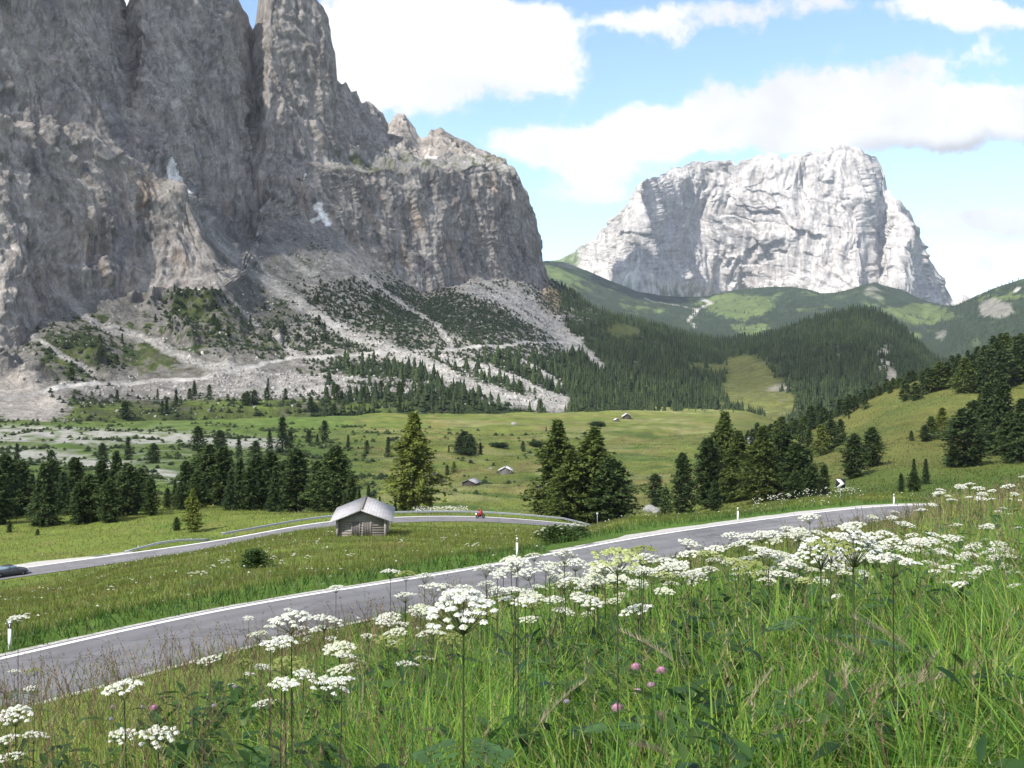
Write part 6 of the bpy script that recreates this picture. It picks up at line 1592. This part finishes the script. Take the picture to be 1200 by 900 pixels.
band(22, [(890, 642, 26), (950, 636, 26), (1000, 642, 24), (1050, 648, 20)], 0, ['flat', 'dome', 'flat', 'multi', 'flat', 'cream'], (16, 32), LD, GD)
band(12, [(285, 765, 26), (350, 762, 34), (425, 765, 26)], 0, ['loose', 'cream', 'twin', 'olive', 'multi', 'small'], (16, 34), 'umbel among the loose group rising before the grey road over the dark leaves', 'loose umbels before the road')
band(11, [(440, 720, 34), (500, 715, 40), (570, 712, 26)], 0, ['loose', 'flat', 'cream', 'multi', 'olive'], (18, 34), 'umbel among the stems around the largest cushion shaped one', 'umbels around the largest one')
GE, LE = 'small umbels on the slope below the bend', 'small white umbel scattered over the grassy slope beyond the broad table of umbels'
band(40, [(1015, 620, 16), (1060, 622, 26), (1120, 640, 38), (1200, 655, 42)], 0, ['flat', 'flat', 'flock', 'small', 'twin', 'cream'], (9, 20), LE, GE)
band(22, [(1060, 632, 14), (1110, 640, 18), (1160, 655, 14), (1190, 665, 10)], 0, ['flat', 'multi', 'flat'], (14, 24), LE, GE)
band(16, [(1080, 590, 14), (1140, 575, 10), (1175, 590, 16), (1200, 565, 6)], 0, ['flat', 'multi', 'flat'], (9, 17), 'white umbel high on the grassy slope against the far trees', 'umbels high on the slope')
# far-side umbels, on the verge and in the meadow between the roads
def far_plant(kind, u, Y, s, label, group=None):
    X, Yv, Z = at_ground(u, Y); i = 1
    t, h, s0 = PROTO[(kind, i)]
    return dup(t, (X, Yv, Z), R.uniform(0, 6.28), (s, s, s), label, group)
GF, LF = 'umbels on the far meadow', 'white umbel out in the meadow between the two roads'
for u, Y in [(20, 50), (14, 49), (30, 51), (225, 63), (232, 64), (238, 62), (260, 74), (266, 76), (305, 80), (312, 82), (320, 76), (345, 79), (250, 70), (372, 90), (130, 62), (360, 74), (470, 92), (520, 98), (556, 84), (548, 88), (560, 90), (411, 70), (330, 66)]:
    far_plant(R.choice(['multi', 'spray', 'multi']), u, Y, 1.15, LF, GF)
for u, Y in [(630, 80), (638, 79), (645, 82), (652, 80), (657, 79), (663, 81), (668, 83), (674, 82), (640, 83), (680, 84)]:
    far_plant('multi', u, Y, 1.5, 'white umbel rising from the leafy bush on the verge', 'umbels in the verge bush')
for k in range(16):
    u = R.choice([R.uniform(886, 925), R.uniform(930, 1010), R.uniform(985, 1010)]); Y = R.uniform(104, 122) + (u - 886) * .12
    far_plant('multi', u, Y, 1.4, 'white umbel on the verge outside the bend near the chevron sign', 'umbels outside the bend')
r1 = np.random.default_rng(88); n_ = 420                     # umbels too far off to tell apart: behind the guardrail and beyond the bend
fu_ = np.r_[r1.uniform(484, 548, 300), r1.uniform(880, 1012, 120)]; fy_ = np.r_[r1.uniform(201, 214, 300), r1.uniform(106, 128, 120) + (0)]
fx_ = (fu_ - UC) / F * fy_; fz_ = H(fx_, fy_) + r1.uniform(.5, 1.25, n_)
ok_ = poly_dist(fx_, fy_, offset(UP, 3)[::3])[0] > 4.2; fx_, fy_, fz_ = fx_[ok_], fy_[ok_], fz_[ok_]; n_ = len(fx_)
DM = Merge(); k8 = np.arange(7) * 2 * math.pi / 7
hd_ = np.stack([np.cos(k8), np.sin(k8), 0 * k8], -1)[None] * np.where(fy_ > 150, .10, .055)[:, None, None] * r1.uniform(.6, 1.25, (n_, 1, 1)) * r1.uniform(.7, 1.2, (n_, 7, 1)) + np.stack([fx_, fy_, fz_], -1)[:, None]
tp_ = np.stack([fx_, fy_, fz_ + .05], -1)[:, None]; VV = np.concatenate([hd_, tp_], 1)
tt_ = np.array([(i, (i + 1) % 7, 7) for i in range(7)])[None] + (np.arange(n_) * 8)[:, None, None]
DM.add(VV.reshape(-1, 3), [], tt_.reshape(-1, 3), np.tile((.74, .74, .66), (n_ * 8, 1)))
DM.add(*blade_mesh(fx_, fy_, fz_ - 1.2, np.full(n_, 1.2), np.full(n_, .02), np.zeros(n_), r1.uniform(0, 6, n_), np.zeros(n_), np.tile(STEMC, (n_, 1)), 2))
stuff('distant_umbels', DM.me('distant_umbels', M_PETAL))
for key, (t, h, s0) in list(PROTO.items()):
    if t.location[2] < -400:                                     # never planted
        for cn in KIDS.get(t.name, []): bpy.data.objects.remove(bpy.data.objects[cn])
        bpy.data.objects.remove(t)
# pink valerian and clover heads
M_PINK = leafy('pink_petals', .3, .1, 30)
def pink_mesh(R0, n, c, seed):
    r = np.random.default_rng(seed); k = np.arange(n); zz = 1 - 2 * (k + .5) / n * .72; ra = np.sqrt(1 - zz * zz); a = k * 2.39996
    p = np.stack([np.cos(a) * ra, np.sin(a) * ra, zz * .75], -1) * R0 * r.uniform(.85, 1.1, (n, 1)); nn = p / np.linalg.norm(p, axis=1)[:, None]
    t1 = np.cross(nn, (.2, .3, .9)); t1 /= np.linalg.norm(t1, axis=1)[:, None]; t2 = np.cross(nn, t1); h = R0 * .24
    V = np.stack([p + t1 * h, p + t2 * h, p - t1 * h, p - t2 * h + nn * h * .4], 1).reshape(-1, 3)
    return mesh_data('flower_head', V, np.arange(n * 4).reshape(n, 4), M_PINK, False, np.repeat(np.asarray(c) * r.uniform(.8, 1.2, (n, 1)), 4, 0))
PK = [pink_mesh(.022, 70, (.52, .27, .36), 1), pink_mesh(.016, 50, (.50, .30, .40), 2), pink_mesh(.013, 40, (.42, .36, .46), 3)]
def pink(label, u, v, k, group=None, h=.42):
    Ys = np.linspace(2.2, 14, 300); X = (u - UC) / F * Ys; i = int(np.argmin(np.abs((VH - v) / F * Ys - H(X, Ys) - h)))
    t = thing('pink_flower', label, 'wildflower', (X[i], Ys[i], float(H(X[i], Ys[i]))), 0, group)
    part('stem', stem_mesh([([(0, 0, -.1), (.01, .0, h * .5), (0, 0, h)], .0025, .0018)], STEMC), t)
    o = part('flower_head', PK[k], t); o.location = (0, 0, h + .008)
    o = part('foliage', LEAF[0], t); o.location = (0, 0, h * .4); o.scale = (.5, .5, .5)
for u, v, k, lab in [(745, 783, 0, 'pink flower head nearer the middle of the highest pink pair'), (775, 787, 0, 'brightest pink flower head, in the highest pink pair'), (763, 806, 1, 'small pink head just under the brightest pink one'), (747, 813, 1, 'tiny pink head beside the one under the brightest'), (723, 832, 0, 'pink flower head lowest in the pink group'),
                     (664, 824, 2, 'single pale pink dot apart from the pink group'), (132, 830, 1, 'purple pink clover between two white umbels, the darker'), (180, 831, 0, 'bright pink clover below the lone white umbel'), (167, 830, 2, 'small pink clover beside the bright one below the lone umbel'), (130, 844, 2, 'pale clover head just above the side by side umbels'),
                     (275, 806, 2, 'pale lilac head under the olive seed umbel'), (250, 829, 2, 'yellowish lilac head right of the bright pink clover'.replace('right of', 'well past'))]:
    pink(lab, u, v, k)
M_YEL = leafy('yellow_petals', .3, .1, 30)
# ------------------------------------------------------------------ unseen clouds added to shade the pass and the foothills
def shade_cloud_material(name, through):
    m, t, b = material(name)
    t.n.remove(b)
    o = t.n['Material Output']
    tr = t.node('ShaderNodeBsdfTransparent'); df = t.node('ShaderNodeBsdfTranslucent'); d2 = t.node('ShaderNodeBsdfDiffuse')
    df.inputs[0].default_value = (.9, .9, .9, 1); d2.inputs[0].default_value = (.9, .9, .9, 1)
    a = t.node('ShaderNodeMixShader'); a.inputs[0].default_value = .5
    t.l.new(df.outputs[0], a.inputs[1]); t.l.new(d2.outputs[0], a.inputs[2])
    tc = t.node('ShaderNodeTexCoord')
    k = t.ramp(t.noise(tc.outputs['Object'], 0.0016, 4, 0.5), .35, .65, a=through * .65, b=min(1, through * 1.35))
    mx = t.node('ShaderNodeMixShader'); t.l.new(k, mx.inputs[0])
    t.l.new(a.outputs[0], mx.inputs[1]); t.l.new(tr.outputs[0], mx.inputs[2])
    t.l.new(mx.outputs[0], o.inputs[0])
    return m
def shade_cloud(name, target, size, height, mat, seed, thick=160):
    """a flattened puffy cloud added out of view so its shadow falls on target"""
    k = (height - target[2]) / sd[2]
    c = np.array(target) + sd * k
    nu, nv = 72, 28
    V = []
    for i in range(nv + 1):
        th_ = math.pi * i / nv
        for j in range(nu):
            ph = 2 * math.pi * j / nu
            V.append((math.sin(th_) * math.cos(ph), math.sin(th_) * math.sin(ph), math.cos(th_)))
    V = np.array(V)
    r = 1 + .16 * fbm(V[:, 0] * 2, V[:, 1] * 2, V[:, 2] * 2, 4, seed)
    V = V * r[:, None] * np.array((size[0], size[1], thick)); V[:, 2] = np.where(V[:, 2] < 0, V[:, 2] * .35, V[:, 2])
    fs = [(i * nu + j, i * nu + (j + 1) % nu, (i + 1) * nu + (j + 1) % nu, (i + 1) * nu + j) for i in range(nv) for j in range(nu)]
    me = mesh_data(name, V + c, [np.array(fs)], mat, True)
    return struct(name, me)
shade_cloud('shade_cloud', (-150, 1050, 0), (2300, 1950), 1900, shade_cloud_material('thin_shade_cloud', .93), 301)

shade_cloud('shade_cloud', (600, 6050, 150), (430, 520), 2300, shade_cloud_material('thick_shade_cloud', .12), 311, 200)

# ------------------------------------------------------------------ mountain air
bx = Geo().box((0, 3000, 540), (26000, 26000, 1560))
m, t, b = material('mountain_air'); t.n.remove(b)
vol = t.node('ShaderNodeVolumePrincipled')
vol.inputs['Color'].default_value = (.78, .88, 1.0, 1); vol.inputs['Density'].default_value = 3.6e-5; vol.inputs['Anisotropy'].default_value = .2
t.l.new(vol.outputs[0], t.n['Material Output'].inputs['Volume'])
hz = stuff('haze', bx.me('haze', m))

SC.cycles.max_bounces = 8
SC.cycles.diffuse_bounces = 4
SC.cycles.transparent_max_bounces = 12
SC.cycles.volume_bounces = 0
SC.cycles.use_denoising = True
SC.cycles.use_adaptive_sampling = True
